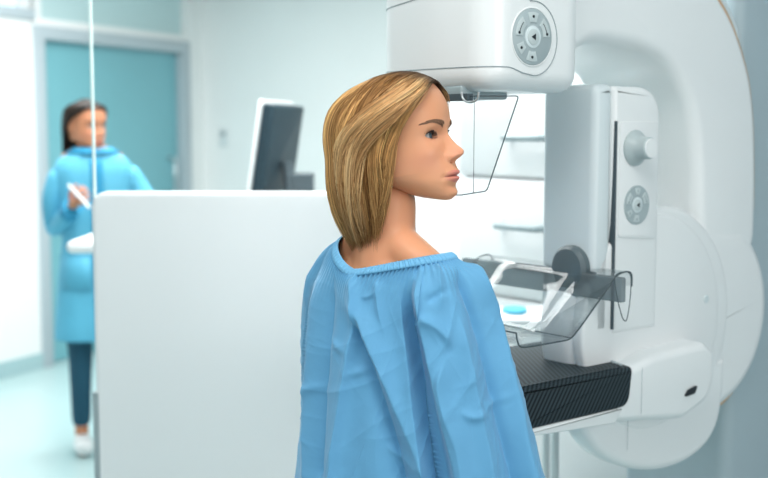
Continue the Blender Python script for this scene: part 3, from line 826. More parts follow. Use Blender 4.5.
def face_details(Hf, parent, gaze=(1, 0), iris=None, brow=None, lashes=True):
    global head_bvh
    if head_bvh is None: head_bvh = BVHTree.FromPolygons([Vector(v) for v in HV], HFc.tolist())
    def on(y, z, out=.0004):
        h = head_bvh.ray_cast(Vector((.3, y, z)), Vector((-1, 0, 0))); return h[0] + Vector((out, 0, 0)) if h[0] else Vector((.08, y, z))
    for s in (1, -1):
        ecx = Vector((EC, s * EYE_Y, EYE_Z))
        g = Vector((1, gaze[0], gaze[1])).normalized(); gx = g.cross(Vector((0, 0, 1))).normalized(); gz = gx.cross(g)
        fe = lambda x, y, h: Hf(ecx + g * h + gx * x + gz * y)
        R = EYE_R - .0004
        e = lathe('eyeball', fe, [(R * math.sin(t), R * math.cos(t)) for t in np.linspace(PI - .01, .01, 24)], M_sclera, parent, 32, angle=None)
        lathe('iris', fe, [((R + .0001) * math.sin(t), (R + .0001) * math.cos(t)) for t in np.linspace(.55, .01, 8)], iris or M_iris, e, 28, angle=None)
        lathe('pupil', fe, [((R + .0002) * math.sin(t), (R + .0002) * math.cos(t)) for t in np.linspace(.20, .01, 5)], M_black, e, 20, angle=None)
        # eyebrow: many short hairs lying on the brow
        geos = []; rr_ = random.Random(5)
        for k in range(230):
            t = k / 229; y0 = .012 + .040 * t; zc = .0165 + .0065 * math.sin(min(1, t * 1.15) * PI * .62) - .004 * max(0, t - .75) * 4 * .5
            wz = .0052 * (1 - .8 * t)
            z0 = zc + rr_.uniform(-1, 1) * wz; L = .006
            pth = [on(s * y0, z0), on(s * (y0 + L * .5), z0 + .0012 * (1 - t), .0009), on(s * (y0 + L), z0 + .0014 * (1 - 1.6 * t), .0006)]
            geos.append(tube_geo([Hf(p) for p in pth], [.00045, .0004, .00012], 3))
        Vb, Fb = merge(geos); link('eyebrow', Vb, Fb, brow or M_brow, parent)
        if lashes:
            geos = []
            for k in range(26):
                dy = -.0125 + .0255 * k / 25; t = max(0, 1 - (dy / .0138) ** 2)
                zz = EYE_Z + .0064 * t ** .65 + .0012 * dy / .0138
                b = Vector((EC + math.sqrt(max(0, (EYE_R + .0012) ** 2 - dy * dy - (zz - EYE_Z) ** 2)), s * (EYE_Y + dy), zz))
                L = .0075 * (.55 + .45 * (k / 25))
                geos.append(tube_geo([Hf(b), Hf(b + Vector((L * .55, s * dy * .12, L * .05))), Hf(b + Vector((L * .85, s * (dy * .3 + .001), L * .5)))], [.0006, .0005, .0002], 3))
                
            Vb, Fb = merge(geos); link('eyelashes', Vb, Fb, M_lash, parent)

def hair_mesh(name, Hf, parent, m, guides, N, npt, rad, cols, seed=1, layer=.012, clumps=46, wave=.0, rootspread=.004):
    """guides: list over u of control points (az_deg, z, thickness) after a root (x, y, z)"""
    rg = np.random.default_rng(seed)
    G_ = []
    for g in guides:
        root = np.array(g[0]); pts = [root]
        for azd, z, th in g[1:]:
            a = math.radians(azd); r = float(skull_xy(np.array(a), np.array(max(z, .0 if abs(azd) > 60 else -.02)))) + th
            pts.append(np.array([r * math.cos(a), r * math.sin(a), z]))
        sp_ = np.array(smooth_path(pts, 10))
        L = np.concatenate([[0], np.cumsum(np.linalg.norm(np.diff(sp_, axis=0), axis=1))]); t = np.linspace(0, L[-1], npt)
        G_.append(np.stack([np.interp(t, L, sp_[:, k]) for k in range(3)], 1))
    G_ = np.array(G_); ng = len(G_)
    u = np.sort(rg.random(N)) * (ng - 1)
    i = np.minimum(u.astype(int), ng - 2); fr = (u - i)[:, None, None]
    # cubic interpolation over guides
    g0 = G_[np.maximum(i - 1, 0)]; g1 = G_[i]; g2 = G_[i + 1]; g3 = G_[np.minimum(i + 2, ng - 1)]
    S = .5 * ((2 * g1) + (-g0 + g2) * fr + (2 * g0 - 5 * g1 + 4 * g2 - g3) * fr ** 2 + (-g0 + 3 * g1 - 3 * g2 + g3) * fr ** 3)
    t = np.linspace(0, 1, npt)[None, :, None]
    cen = np.array([-.005, 0, 0]); dirn = S - cen; dirn[..., 2] *= np.where(S[..., 2] > 0, 1, 0.0); dirn /= np.linalg.norm(dirn, axis=-1, keepdims=True)
    depth = rg.random((N, 1, 1)) ** 1.3
    # clump structure: strands gather towards clump centres, clumps differ in lift
    cid = np.floor(u / (ng - 1) * clumps + rg.normal(0, .35, N)).astype(int) % clumps
    lift = rg.normal(0, 1, clumps)[cid][:, None, None]; ph = rg.random(clumps)[cid][:, None, None] * 6.28
    ev = np.clip(t * 4, 0, 1)
    off = (-depth * layer + lift * .0020) * ev + .0018 * np.sin(t * 9 + ph) * ev
    S = S + dirn * off
    tang = np.gradient(S, axis=1); tang /= np.linalg.norm(tang, axis=-1, keepdims=True); side_ = np.cross(tang, dirn)
    S = S + side_ * (rg.normal(0, rootspread, (N, 1, 1)) * (1 - .3 * t) + wave * np.sin(t * 11 + ph * .35) * ev + rg.normal(0, .0012, (N, 1, 1)) * np.sin(t * 14 + rg.random((N, 1, 1)) * 6.28))
    S[..., 2] += (rg.normal(0, .010, (N, 1)) - .004 * np.abs(lift[:, :, 0])) * (t[..., 0] ** 3)
    # tubes with 3 sides
    rv = rad * (.7 + .6 * rg.random((N, 1, 1))) * np.where(t > .9, (1 - t) / .1 * .8 + .2, 1)
    V = []
    for k in range(3):
        a = 2 * PI * k / 3; V.append(S + dirn * rv * math.cos(a) + side_ * rv * math.sin(a))
    V = np.stack(V, 2)                                         # N, npt, 3, xyz
    idx = np.arange(N * npt * 3).reshape(N, npt, 3)
    Fc = []
    for k in range(3):
        k2 = (k + 1) % 3; Fc.append(np.stack([idx[:, :-1, k], idx[:, :-1, k2], idx[:, 1:, k2], idx[:, 1:, k]], -1).reshape(-1, 4))
    Fc = np.concatenate(Fc)
    # colour: dark root, streaks
    root_c, mid_c, lite_c = [np.array(c) for c in cols]
    st = rg.random(clumps)[cid] * .7 + rg.random(N) * .3; st = (st[:, None, None]) ** 1.9
    body_c = mid_c * (1 - st) + lite_c * st
    body_c = body_c * (1 + rg.normal(0, .24, (N, 1, 1)))
    tr = np.clip((t - (.02 + .12 * rg.random((N, 1, 1)) * (1 - st))) / .15, 0, 1); tr = tr * tr * (3 - 2 * tr)
    colr = (root_c * (1 - tr) + body_c * tr) * (1 - .30 * np.clip((t - .55) / .45, 0, 1))
    colr = np.repeat(np.clip(colr, .005, 1)[:, :, None, :], 3, 2).reshape(-1, 3)
    W_ = V.reshape(-1, 3)
    o0 = np.array(Hf(Vector((0, 0, 0)))); ax = np.array([np.array(Hf(Vector(e))) - o0 for e in ((1, 0, 0), (0, 1, 0), (0, 0, 1))])
    return mesh_np(name, W_ @ ax + o0, Fc, m, parent, colr), G_, (o0, ax)
def hair_cap(name, G_, tr, parent, m, colr, inset=.014):
    """solid under-layer below the strands"""
    o0, ax = tr; G2 = G_.copy(); c = np.array([-.005, 0, 0]); d = G2 - c; d[..., 2] *= (G2[..., 2] > 0); n = np.linalg.norm(d, axis=-1, keepdims=True)
    f = np.linspace(0, 1, G2.shape[1])[None, :, None]
    G2 = G2 - d / n * inset * np.clip(f * 4 + .1, 0, 1)
    rows = []
    for i in range(len(G2) - 1):
        for k in range(6): s = k / 6; rows.append(G2[i] * (1 - s) + G2[i + 1] * s)
    rows.append(G2[-1]); Rr = np.array(rows); Rr = Rr[:, :int(Rr.shape[1] * .97)]
    a, b = Rr.shape[:2]; idx = np.arange(a * b).reshape(a, b)
    Fc = np.stack([idx[:-1, :-1], idx[:-1, 1:], idx[1:, 1:], idx[1:, :-1]], -1).reshape(-1, 4)
    return mesh_np(name, Rr.reshape(-1, 3) @ ax + o0, Fc, m, parent, np.ones((a * b, 3)) * np.array(colr))
# ---------------------------------------------------------------- the patient
BETA = math.radians(25); PIT = math.radians(9)
h0 = Vector((math.cos(BETA), -math.sin(BETA), 0)); hlf = Vector((math.sin(BETA), math.cos(BETA), 0))
hfw = h0 * math.cos(PIT) + Vector((0, 0, math.sin(PIT))); hup = Vector((0, 0, math.cos(PIT))) - h0 * math.sin(PIT)
hc = atY(434.5, 135.5, 1.95) - (hfw * .074 - hlf * .0315) * 1.04
HS = 1.04
def HW(p): return hc + (hfw * p.x + hlf * p.y + hup * p.z) * HS
AL = math.radians(45)
bs_, bf_ = Vector((math.cos(AL), -math.sin(AL), 0)), Vector((math.sin(AL), math.cos(AL), 0))
bc = Vector((.012, 2.03, 0))
def BWm(s, f, z): return bc + bs_ * s + bf_ * f + Vector((0, 0, z))
wom = empty('person', BWm(0, 0, 0), 'woman with blond bob seen from behind in loose light blue gown, looking right', 'person')
arms_w = [[BWm(.125, .01, 1.235), BWm(.145, .02, 1.10), BWm(.165, .025, .98), BWm(.205, .04, .86), BWm(.215, .09, .76)],
          [BWm(-.145, 0.0, 1.24), BWm(-.165, .0, 1.10), BWm(-.180, .01, .98), BWm(-.185, .06, .86), BWm(-.185, .12, .76)]]
legs_w = [[BWm(s * .08, 0, .78), BWm(s * .085, .005, .62), BWm(s * .085, .01, .45), BWm(s * .085, 0, .32), BWm(s * .085, -.01, .09), BWm(s * .088, .03, .035), BWm(s * .09, .12, .023)] for s in (1, -1)]
geo = figure_geo(BWm, arms=arms_w, legs=legs_w, sh_z=1.265, neck_top=HW(Vector((-.030, .0, -.055))), neck_base=BWm(.0, -.015, 1.285))
hands = [hand_geo(BWm(.216, .10, .75), (.1, .25, -1), tuple(-bs_), tuple(bf_), .35), hand_geo(BWm(-.185, .13, .75), (.1, .25, -1), tuple(bs_), tuple(bf_), .35)]
person_body('body', geo, HW, wom, M_skin, hands)
face_details(HW, wom, gaze=(-.02, .03))

# hair: guides from the front of her right side round the back to the front of her left side
def near_guides(sg, back=0.0):
    raw = [
        [(.074, sg * .004, .0905), (18, .092, .009), (40, .072, .014), (55, .045, .017), (70, .012, .018), (79, -.026, .019), (86, -.066, .015), (96, -.106, .008), (110, -.150, .002)],
        [(.066, sg * .004, .099), (28, .096, .012), (55, .078, .018), (73, .045, .024), (87, .005, .027), (95, -.040, .026), (101, -.084, .020), (109, -.125, .010), (119, -.162, .003)],
        [(.045, sg * .003, .110), (55, .104, .014), (82, .078, .024), (96, .040, .030), (106, -.005, .033), (111, -.050, .034), (116, -.095, .028), (123, -.135, .014), (131, -.170, .004)],
        [(.015, sg * .002, .117), (92, .105, .016), (112, .078, .028), (122, .038, .038), (128, -.010, .042), (131, -.055, .044), (135, -.100, .038), (140, -.140, .023), (147, -.173, .008)],
        [(-.015, sg * .001, .117), (128, .103, .018), (142, .074, .032), (147, .034, .041), (150, -.012, .046), (152, -.058, .048), (155, -.102, .042), (158, -.142, .027), (161, -.174, .010)],
        [(-.035, sg * .0, .114), (160, .098, .018), (165, .070, .030), (168, .030, .039), (169, -.015, .044), (170, -.060, .046), (171, -.105, .041), (172, -.144, .026), (173, -.174, .010)],
    ]
    out = []
    for k, g in enumerate(raw):
        out.append([g[0]] + [(sg * (az + (back * max(0, 1 - k / 4) if z < -.03 else 0)), z * ((.70, .76, .81, .86, .86, .86)[k] if z < 0 else 1), max(th - (.011 + .06 * max(0, z) if az > 100 else .003) * (1 - abs(z) * 4), .002)) for az, z, th in g[1:]])
    return out
gl_ = near_guides(-1); gr_ = near_guides(1, 26)[::-1]
mid = [[(-.040, 0, .112), (180, .096, .017), (180, .068, .021), (180, .028, .026), (180, -.016, .031), (180, -.054, .034), (180, -.092, .031), (180, -.125, .022), (180, -.150, .010)]]
gall = gl_ + mid + gr_
cols_w = ((.075, .044, .027), (.24, .115, .040), (.95, .62, .29))
hr, GG, tr_ = hair_mesh('hair', HW, wom, M_hair, gall, 9000, 26, .00050, cols_w, seed=3, clumps=95, layer=.013, wave=.0012)
hair_cap('hair_underlayer', GG, tr_, hr, M_hair, (.26, .155, .08))

# wavy front locks swept back over the side of the head
lock = [[(.074, -.006, .0900), (-14, .092, .016), (-36, .078, .026), (-60, .052, .029), (-80, .024, .031), (-97, -.004, .032), (-108, -.034, .033), (-116, -.062, .030), (-122, -.092, .022), (-128, -.118, .012)],
        [(.070, -.006, .0950), (-20, .098, .017), (-48, .084, .028), (-74, .060, .031), (-95, .034, .034), (-112, .004, .036), (-122, -.028, .037), (-128, -.062, .035), (-133, -.098, .028), (-138, -.134, .014)],
        [(.058, -.005, .1020), (-30, .104, .016), (-66, .088, .027), (-94, .064, .030), (-114, .036, .034), (-128, .004, .038), (-135, -.030, .039), (-139, -.064, .038), (-143, -.098, .031), (-147, -.136, .015)]]
hl, _g, _t = hair_mesh('front_locks', HW, hr, M_hair, lock, 1500, 30, .00052, ((.08, .05, .03), (.40, .22, .095), (.98, .74, .44)), seed=8, clumps=15, layer=.008, wave=.0055, rootspread=.002)

# gown
def gown_ring(psi, z):
    """outline of torso and sleeves at height z, polar about the body centre"""
    zz = [.5, .88, 1.0, 1.1, 1.2, 1.26]
    ra = np.interp(z, zz, [.240, .205, .180, .160, .134, .108]); rr = np.interp(z, zz, [.10, .088, .080, .070, .064, .055])
    la = np.interp(z, zz, [.19, .172, .160, .150, .134, .118]); lr = np.interp(z, zz, [.080, .062, .067, .063, .060, .055])
    ta = np.interp(z, zz, [.24, .19, .175, .165, .155, .14]); tb = np.interp(z, zz, [.19, .150, .138, .130, .118, .10])
    c, s = np.cos(psi), np.sin(psi)
    rt = 1 / np.sqrt((c / ta) ** 2 + (s / tb) ** 2)
    def circ(x0, y0, R):
        b = c * x0 + s * y0; disc = R * R - (x0 * x0 + y0 * y0 - b * b)
        return np.where((disc > 0) & (b > 0), b + np.sqrt(np.maximum(disc, 0)), 0)
    fo = np.interp(z, [.5, .88, 1.2], [.06, .035, 0.0])
    r1 = circ(ra, fo - .01, rr); r2 = circ(-la, fo, lr)
    k = 34.0
    return np.log(np.exp(k * rt) + np.exp(k * r1) + np.exp(k * r2)) / k
NPS, NTOP, NZ = 1500, 80, 330
psi = np.linspace(0, 2 * PI, NPS, endpoint=False)
psi = psi - .52 * np.sin(psi + PI / 4)
cps, sps = np.cos(psi), np.sin(psi)          # cos: along her right, sin: forward
# neckline loop
nk_s = np.where(cps > 0, .138, .105); nk_f = np.where(sps > 0, .075, .098)
nS = .012 + nk_s * cps; nF = nk_f * sps - .012
nZ = 1.253 + .030 * np.clip(cps, 0, 1) ** 1.2 + .050 * np.clip(-cps, 0, 1) ** 1.3 + .004 * np.clip(sps, 0, 1)
zS = 1.175
Rs = gown_ring(psi, np.full_like(psi, zS)); sS, sF = Rs * cps, Rs * sps
sidew = np.abs(cps) ** 1.5
R2_ = 2 * Rs - gown_ring(psi, np.full_like(psi, zS - .035)); S2, F2 = R2_ * cps, R2_ * sps
kk = .62 + .10 * sidew
cS = nS + (sS - nS) * kk; cF = nF + (sF - nF) * kk; cZ = nZ - .014 - .014 * (1 - sidew) - .006 * np.clip(-cps, 0, 1) - .009 * np.clip(cps, 0, 1)
rowsG = []
for t in np.linspace(0, 1, NTOP, endpoint=False):
    q = lambda a, b, e_, c_: a * (1 - t) ** 3 + 3 * b * t * (1 - t) ** 2 + 3 * e_ * t * t * (1 - t) + c_ * t ** 3
    rowsG.append(np.stack([q(nS, cS, S2, sS), q(nF, cF, F2, sF), q(nZ, cZ, np.full_like(nZ, zS + .035), np.full_like(nZ, zS))], 1))
for z in np.linspace(zS, .62, NZ):
    R_ = gown_ring(psi, np.full_like(psi, z)); rowsG.append(np.stack([R_ * cps, R_ * sps, np.full_like(psi, z)], 1))
GW = np.array(rowsG)                          # rows, psi, (s, f, z)
B3 = np.array([list(bs_), list(bf_), [0, 0, 1]])
W3 = GW @ B3 + np.array(bc)
def normals(Wm):
    du = np.roll(Wm, -1, 1) - np.roll(Wm, 1, 1); dv = np.gradient(Wm, axis=0)
    n = np.cross(dv, du); n /= np.linalg.norm(n, axis=-1, keepdims=True) + 1e-9
    c = Wm.mean(axis=1, keepdims=True); sgn = np.sign(((Wm - c) * n).sum(-1).mean()); return n * sgn
Nn = normals(W3)
Np_ = Nn.copy()
for _ in range(3):
    acc = sum(np.roll(Np_, k_, 1) for k_ in range(-22, 23)); pad = np.concatenate([acc[:1].repeat(8, 0), acc, acc[-1:].repeat(8, 0)]); cs_ = np.cumsum(pad, 0)
    Np_ = np.concatenate([cs_[16:17], cs_[17:] - cs_[:-17]])[:acc.shape[0]]
    Np_ /= np.linalg.norm(Np_, axis=-1, keepdims=True)
disp = np.zeros(W3.shape[:2])
X_, Z_ = W3[..., 0], W3[..., 2]
backside = ss(-.55, .25, -Np_[..., 1])
def fold(pts, h, wl, wr, taper=(.15, .25), Y=1.90):
    """crease along a polyline; wl, wr = soft widths on its two sides (metres), h = height (negative: valley)"""
    P_ = np.array([[p.x, p.z] for p in (atY(a, b, Y) for a, b in pts)]); P_ = np.array(smooth_path(P_, 8))
    seg = np.diff(P_, axis=0); L = np.linalg.norm(seg, axis=1); cum = np.concatenate([[0], np.cumsum(L)]); tot = cum[-1]
    best = np.full(X_.shape, 9.0); sg = np.zeros(X_.shape); tt = np.zeros(X_.shape)
    for i in range(len(seg)):
        dx = X_ - P_[i, 0]; dz = Z_ - P_[i, 1]; u_ = np.clip((dx * seg[i, 0] + dz * seg[i, 1]) / L[i] ** 2, 0, 1)
        ex_, ez_ = dx - u_ * seg[i, 0], dz - u_ * seg[i, 1]; dd = np.hypot(ex_, ez_); m = dd < best
        best = np.where(m, dd, best); cr_ = seg[i, 0] * dz - seg[i, 1] * dx; sg = np.where(m, np.sign(cr_), sg); tt = np.where(m, (cum[i] + u_ * L[i]) / tot, tt)
    wd_ = np.where(sg > 0, wr, wl)     # heading down: sg>0 is the right-hand side in the picture
    prof = np.exp(-(best / wd_) ** 1.25)
    ta_ = ss(0, taper[0], tt) * (1 - ss(1 - taper[1], 1, tt)) if taper[1] > 0 else ss(0, max(taper[0], 1e-3), tt)
    return 1.7 * h * prof * ta_ * backside
F_ = [
    ([(352, 268), (356, 310), (352, 350), (345, 400), (338, 450), (334, 490)], .010, .016, .006, (.1, 0)),
    ([(351, 300), (363, 325), (378, 360), (394, 400), (412, 445), (424, 490)], .014, .009, .028, (.2, 0)),
    ([(346, 300), (356, 330), (370, 365), (385, 405), (400, 450), (408, 490)], -.012, .016, .008, (.2, 0)),
    ([(414, 268), (417, 290), (421, 315), (429, 350), (440, 400), (452, 450), (460, 495)], .015, .006, .022, (.12, 0)),
    ([(409, 285), (414, 320), (421, 360), (431, 405), (440, 450), (446, 490)], -.015, .014, .011, (.2, 0)),
    ([(398, 280), (403, 320), (408, 370), (413, 420), (420, 480)], .010, .014, .010, (.2, 0)),
    ([(420, 312), (432, 318), (444, 330), (452, 345)], .008, .008, .006, (.2, .5)),
    ([(447, 345), (441, 375), (447, 405), (458, 440), (466, 490)], .009, .006, .012, (.2, 0)),
    ([(462, 254), (474, 280), (487, 315), (498, 365), (509, 415), (521, 475), (528, 500)], .014, .0035, .045, (.05, 0)),
    ([(457, 262), (469, 290), (481, 325), (492, 370), (502, 415), (511, 450), (520, 490)], -.012, .020, .0035, (.1, 0)),
    ([(455, 300), (466, 350), (476, 400), (486, 450), (492, 490)], .008, .018, .010, (.2, 0)),
    ([(318, 275), (312, 320), (309, 370), (306, 430), (306, 490)], .008, .010, .014, (.2, 0)),
    ([(332, 270), (328, 310), (324, 360), (320, 410), (318, 480)], -.008, .010, .008, (.2, 0)),
    ([(376, 278), (380, 310), (388, 340)], .005, .006, .008, (.2, .6)),
    ([(436, 262), (440, 290), (438, 310)], .006, .008, .006, (.2, .5)),
    ([(425, 300), (438, 292), (452, 285)], -.005, .004, .006, (.2, .5)),
    ([(384, 440), (400, 452), (425, 470)], .006, .005, .008, (.3, .3)),
    ([(325, 340), (340, 352), (356, 358)], .004, .004, .007, (.4, .5)),
    ([(345, 380), (362, 372), (376, 372)], .004, .004, .006, (.4, .5)),
    ([(300, 420), (312, 400), (330, 392)], .004, .004, .006, (.4, .5)),
    ([(480, 400), (496, 396), (508, 392)], .004, .004, .006, (.3, .3)),
    ([(510, 372), (519, 366), (530, 372)], -.005, .004, .005, (.2, .2)),
    ([(455, 400), (470, 408), (490, 402)], .005, .004, .006, (.3, .5)),
    ([(360, 300), (372, 296), (380, 288)], .003, .003, .005, (.3, .5)),
]
for f_ in F_: disp += fold(*f_)
# gathers below the elastic neckline, radiating downwards, and generic drape further round
rowi = np.arange(W3.shape[0])[:, None] / NTOP
for _ in range(2): disp = (np.roll(disp, 2, 0) + np.roll(disp, 1, 0) + disp + np.roll(disp, -1, 0) + np.roll(disp, -2, 0)) / 5
for _ in range(1): disp = (np.roll(disp, 2, 1) + np.roll(disp, 1, 1) + disp + np.roll(disp, -1, 1) + np.roll(disp, -2, 1)) / 5
gath = .0022 * np.sin(psi * 95 + 2 * np.sin(psi * 7)) * np.exp(-rowi / .22)
drape = .007 * np.sin(psi * 11 + 1.2 * np.sin(Z_ * 6)) * ss(.3, 2.2, rowi) * (1 - .75 * backside)
disp += gath + drape
# fine crumple: ridged noise from sums of sharp waves
rg_ = np.random.default_rng(11)
cr = np.zeros_like(disp)
for k in range(26):
    a = rg_.uniform(-1.2, 1.2); fq = rg_.uniform(14, 60); ph = rg_.uniform(0, 6.28)
    wv = (X_ * math.cos(a) + Z_ * math.sin(a) * .55 + (W3[..., 1] - 2) * .5) * fq + ph + 1.5 * np.sin(Z_ * rg_.uniform(5, 22) + ph * 3 + X_ * rg_.uniform(-20, 20))
    msk = np.clip(np.sin(X_ * rg_.uniform(6, 20) + ph * 5) * np.sin(Z_ * rg_.uniform(6, 16) + ph * 7), 0, 1)
    cr += (1 - np.abs(np.sin(wv))) ** 4 * msk * 16 / fq * .0042
disp += cr * ss(.15, 1.0, rowi)
# calm the steep flank between back and sleeve, where the crease crosses few columns
stp = np.linalg.norm(np.roll(W3, -1, 1) - np.roll(W3, 1, 1), axis=-1) / 2
flank = ss(.0007, .0013, stp) * (np.arange(W3.shape[0])[:, None] > NTOP) * ((psi < -.2) & (psi > -1.6) | (psi > 4.7) & (psi < 6.1))[None]
vb = disp.copy()
for _ in range(3): vb = sum(np.roll(vb, k_, 0) for k_ in range(-8, 9)) / 17
for _ in range(4): vb = sum(np.roll(vb, k_, 1) for k_ in range(-3, 4)) / 7
disp = disp * (1 - flank) + vb * flank
W3 = W3 + Np_ * disp[..., None]
for _ in range(4): W3[NTOP:] = W3[NTOP:] * (1 - .5 * flank[NTOP:, :, None]) + .25 * flank[NTOP:, :, None] * (np.roll(W3[NTOP:], 1, 1) + np.roll(W3[NTOP:], -1, 1))
M_gown = mat('blue_nonwoven_gown', (.115, .345, .57), .75, sheen=.15)
nt = M_gown.node_tree; b = nt.nodes['Principled BSDF']
tc = nt.nodes.new('ShaderNodeTexCoord'); nz_ = nt.nodes.new('ShaderNodeTexNoise'); nz_.inputs['Scale'].default_value = 900
n2 = nt.nodes.new('ShaderNodeTexNoise'); n2.inputs['Scale'].default_value = 22; n2.inputs['Detail'].default_value = 4; n2.inputs['Roughness'].default_value = .45
bp = nt.nodes.new('ShaderNodeBump'); bp.inputs['Strength'].default_value = .12; bp.inputs['Distance'].default_value = .001
bp2 = nt.nodes.new('ShaderNodeBump'); bp2.inputs['Strength'].default_value = .35; bp2.inputs['Distance'].default_value = .006
nt.links.new(tc.outputs['Object'], nz_.inputs['Vector']); nt.links.new(tc.outputs['Object'], n2.inputs['Vector'])
nt.links.new(nz_.outputs['Fac'], bp.inputs['Height']); nt.links.new(n2.outputs['Fac'], bp2.inputs['Height']); nt.links.new(bp2.outputs[0], bp.inputs['Normal']); nt.links.new(bp.outputs[0], b.inputs['Normal'])
R_, K_ = W3.shape[:2]; idx = np.arange(R_ * K_).reshape(R_, K_); i2 = np.roll(idx, -1, 1)
FcG = np.stack([idx[:-1], i2[:-1], i2[1:], idx[1:]], -1).reshape(-1, 4)
gown = mesh_np('gown', W3.reshape(-1, 3), FcG, M_gown, wom)
# neckline band with fine gathers: rounded strip standing on the loop
loop = GW[0] @ B3 + np.array(bc); cenl = loop.mean(0)
geosV = []; npr = 9
outd = loop - cenl; outd[:, 2] = 0; outd /= np.linalg.norm(outd, axis=1)[:, None]
ruf = .0007 * np.sin(psi * 150) + .0004 * np.sin(psi * 233 + 1)
prof = [(.0005, -.0), (-.0035, .0045), (-.007, .0085), (-.0085, .010), (-.0075, .0112), (-.004, .009), (.001, .0045), (.0045, -.001), (.003, -.004)]
BV = np.stack([loop + outd * (o_ + ruf * (1 if h_ > .002 else .3))[:, None] + np.array([0, 0, 1]) * (h_ * .85 + ruf * .6)[:, None] for o_, h_ in prof])
nb_ = len(prof); idx = np.arange(nb_ * NPS).reshape(nb_, NPS); a_ = idx; b__ = np.roll(idx, -1, 0)
FcB = np.stack([a_, np.roll(a_, -1, 1), np.roll(b__, -1, 1), b__], -1).reshape(-1, 4)
M_band = mat('gown_band_blue', (.16, .43, .67), .7)
mesh_np('neckline_band', BV.reshape(-1, 3), FcB, M_band, gown)
# ---------------------------------------------------------------- the nurse
YN = 5.25
nb2 = Vector((math.sin(.38), -math.cos(.38), 0)); ns2 = Vector((nb2.y, -nb2.x, 0))     # forward, her right
nc = atY(94, 200, YN); nc.z = 0
def NB(s, f, z): return nc + ns2 * s + nb2 * f + Vector((0, 0, z))
B2 = math.radians(38)
nf = Vector((math.cos(B2), -math.sin(B2), 0)); nl = Vector((math.sin(B2), math.cos(B2), 0))
nh_c = atY(87, 127, YN)
def NH(p): return nh_c + (nf * p.x + nl * p.y + Vector((0, 0, p.z))) * 1.03
nurse = empty('person', NB(0, 0, 0), 'dark-haired woman in turquoise coat standing by the teal door holding a pen', 'person')
hand_r = atY(73, 206, YN - .25)
elb_r = atY(55, 232, YN - .02)
arms_n = [[NB(.140, 0, 1.325), NB(.19, .0, 1.18), elb_r, elb_r.lerp(hand_r, .5), hand_r],
          [NB(-.140, 0, 1.325), NB(-.21, .02, 1.22), NB(-.27, .08, 1.12), NB(-.32, .17, 1.08), NB(-.36, .26, 1.06)]]
legs_n = [[NB(s * .08, 0, .84), NB(s * .085, .005, .66), NB(s * .08, .015, .48), NB(s * .08, 0, .34), NB(s * .08, -.01, .09), NB(s * .08, .03, .035), NB(s * .085, .12, .025)] for s in (1, -1)]
hdir = (hand_r - elb_r).normalized()
geo = figure_geo(NB, arms=arms_n, legs=legs_n, sh_z=1.375, neck_top=NH(Vector((-.028, 0, -.055))), neck_base=NB(0, -.01, 1.40))
person_body('body', geo, NH, nurse, M_skin2, [hand_geo(hand_r, hdir, tuple(nb2 * -1 + ns2 * -.6), (0, 0, 1), .8), hand_geo(NB(-.36, .27, 1.06), tuple(nb2 - ns2 * .3), (0, 0, -1), tuple(ns2), .4)])
face_details(NH, nurse, brow=M_lash, iris=mat('brown_iris', (.05, .025, .012), .3), lashes=False)
ng = []
for az0, x0, z0 in ((22, .076, .094), (45, .064, .106), (75, .042, .117), (110, .012, .124), (145, -.02, .123), (175, -.035, .119)):
    k = (az0 - 22) / 153
    ng.append([(x0, -.003, z0), (-az0 - 6, .090 - .004 * k, .015), (-(az0 * .55 + 68), .050, .014), (-(az0 * .4 + 102), .008, .018), (-(az0 * .2 + 133), -.045, .018), (-(az0 * .12 + 145), -.10, .020), (-(150 + az0 * .1), -.16, .024), (-(152 + az0 * .08), -.215, .026)])
ng2 = [[g[0]] + [(-a, z, t) for a, z, t in g[1:]] for g in ng][::-1]
hn, gn, tn = hair_mesh('hair', NH, nurse, M_hair2, ng + ng2, 3200, 20, .0013, ((.012, .009, .008), (.018, .013, .010), (.045, .03, .022)), seed=5, clumps=40)
hair_cap('hair_underlayer', gn, tn, hn, M_hair2, (.014, .010, .009), inset=.006)
# coat
M_coat = mat('turquoise_coat', (.10, .42, .60), .7, noise=(6, .08))
M_coat2 = mat('deep_blue_trim', (.015, .26, .46), .7)
T2 = [(1.412, .076, .070, -.012), (1.400, .100, .084, -.012), (1.378, .140, .096, -.01), (1.345, .168, .106, -.005), (1.29, .178, .113, 0), (1.15, .162, .115, .005), (1.02, .148, .110, .01), (.90, .160, .120, .01), (.72, .178, .135, .01), (.56, .192, .145, .01), (.548, .188, .142, .01)]
V, Fc = loft([lambda a, q=q: NB(q[1] * math.copysign(abs(math.cos(a)) ** .85, math.cos(a)), q[3] + q[2] * math.copysign(abs(math.sin(a)) ** .85, math.sin(a)) * (1 + .03 * math.sin(a * 9)), q[0]) for q in [tuple(x) for x in smooth_path(T2, 4)]], 72)
coat = link('coat', V, Fc[:-2], M_coat, nurse)
for i, pts in enumerate(arms_n):
    pts = pts[:-1] + [Vector(pts[-2]).lerp(Vector(pts[-1]), .72)] if i == 0 else pts[:-1]
    V, Fc = bevelled([Vector(p) for p in pts], [(k, k + 1) for k in range(len(pts) - 1)], [.060, .052, .048, .045, .043][:len(pts)])
    sl = link('sleeve', V, Fc, M_coat, coat)
    e = Vector(pts[-1]); d_ = (Vector(pts[-1]) - Vector(pts[-2])).normalized()
    tube('cuff', [e - d_ * .03, e + d_ * .035], .045, M_coat2, coat, k=20)
def onf(s, z, o=.004):
    q = [np.interp(-z, [-t[0] for t in T2], [t[j] for t in T2]) for j in (1, 2, 3)]
    c = max(-1, min(1, s / q[0])); return NB(s, q[2] + q[1] * (1 - abs(c) ** 2.35) ** (.425) + o, z)
sheet('placket', [[onf(s, z) for z in np.linspace(1.37, .57, 30)] for s in (-.028, 0, .028)], M_coat2, coat, .004)
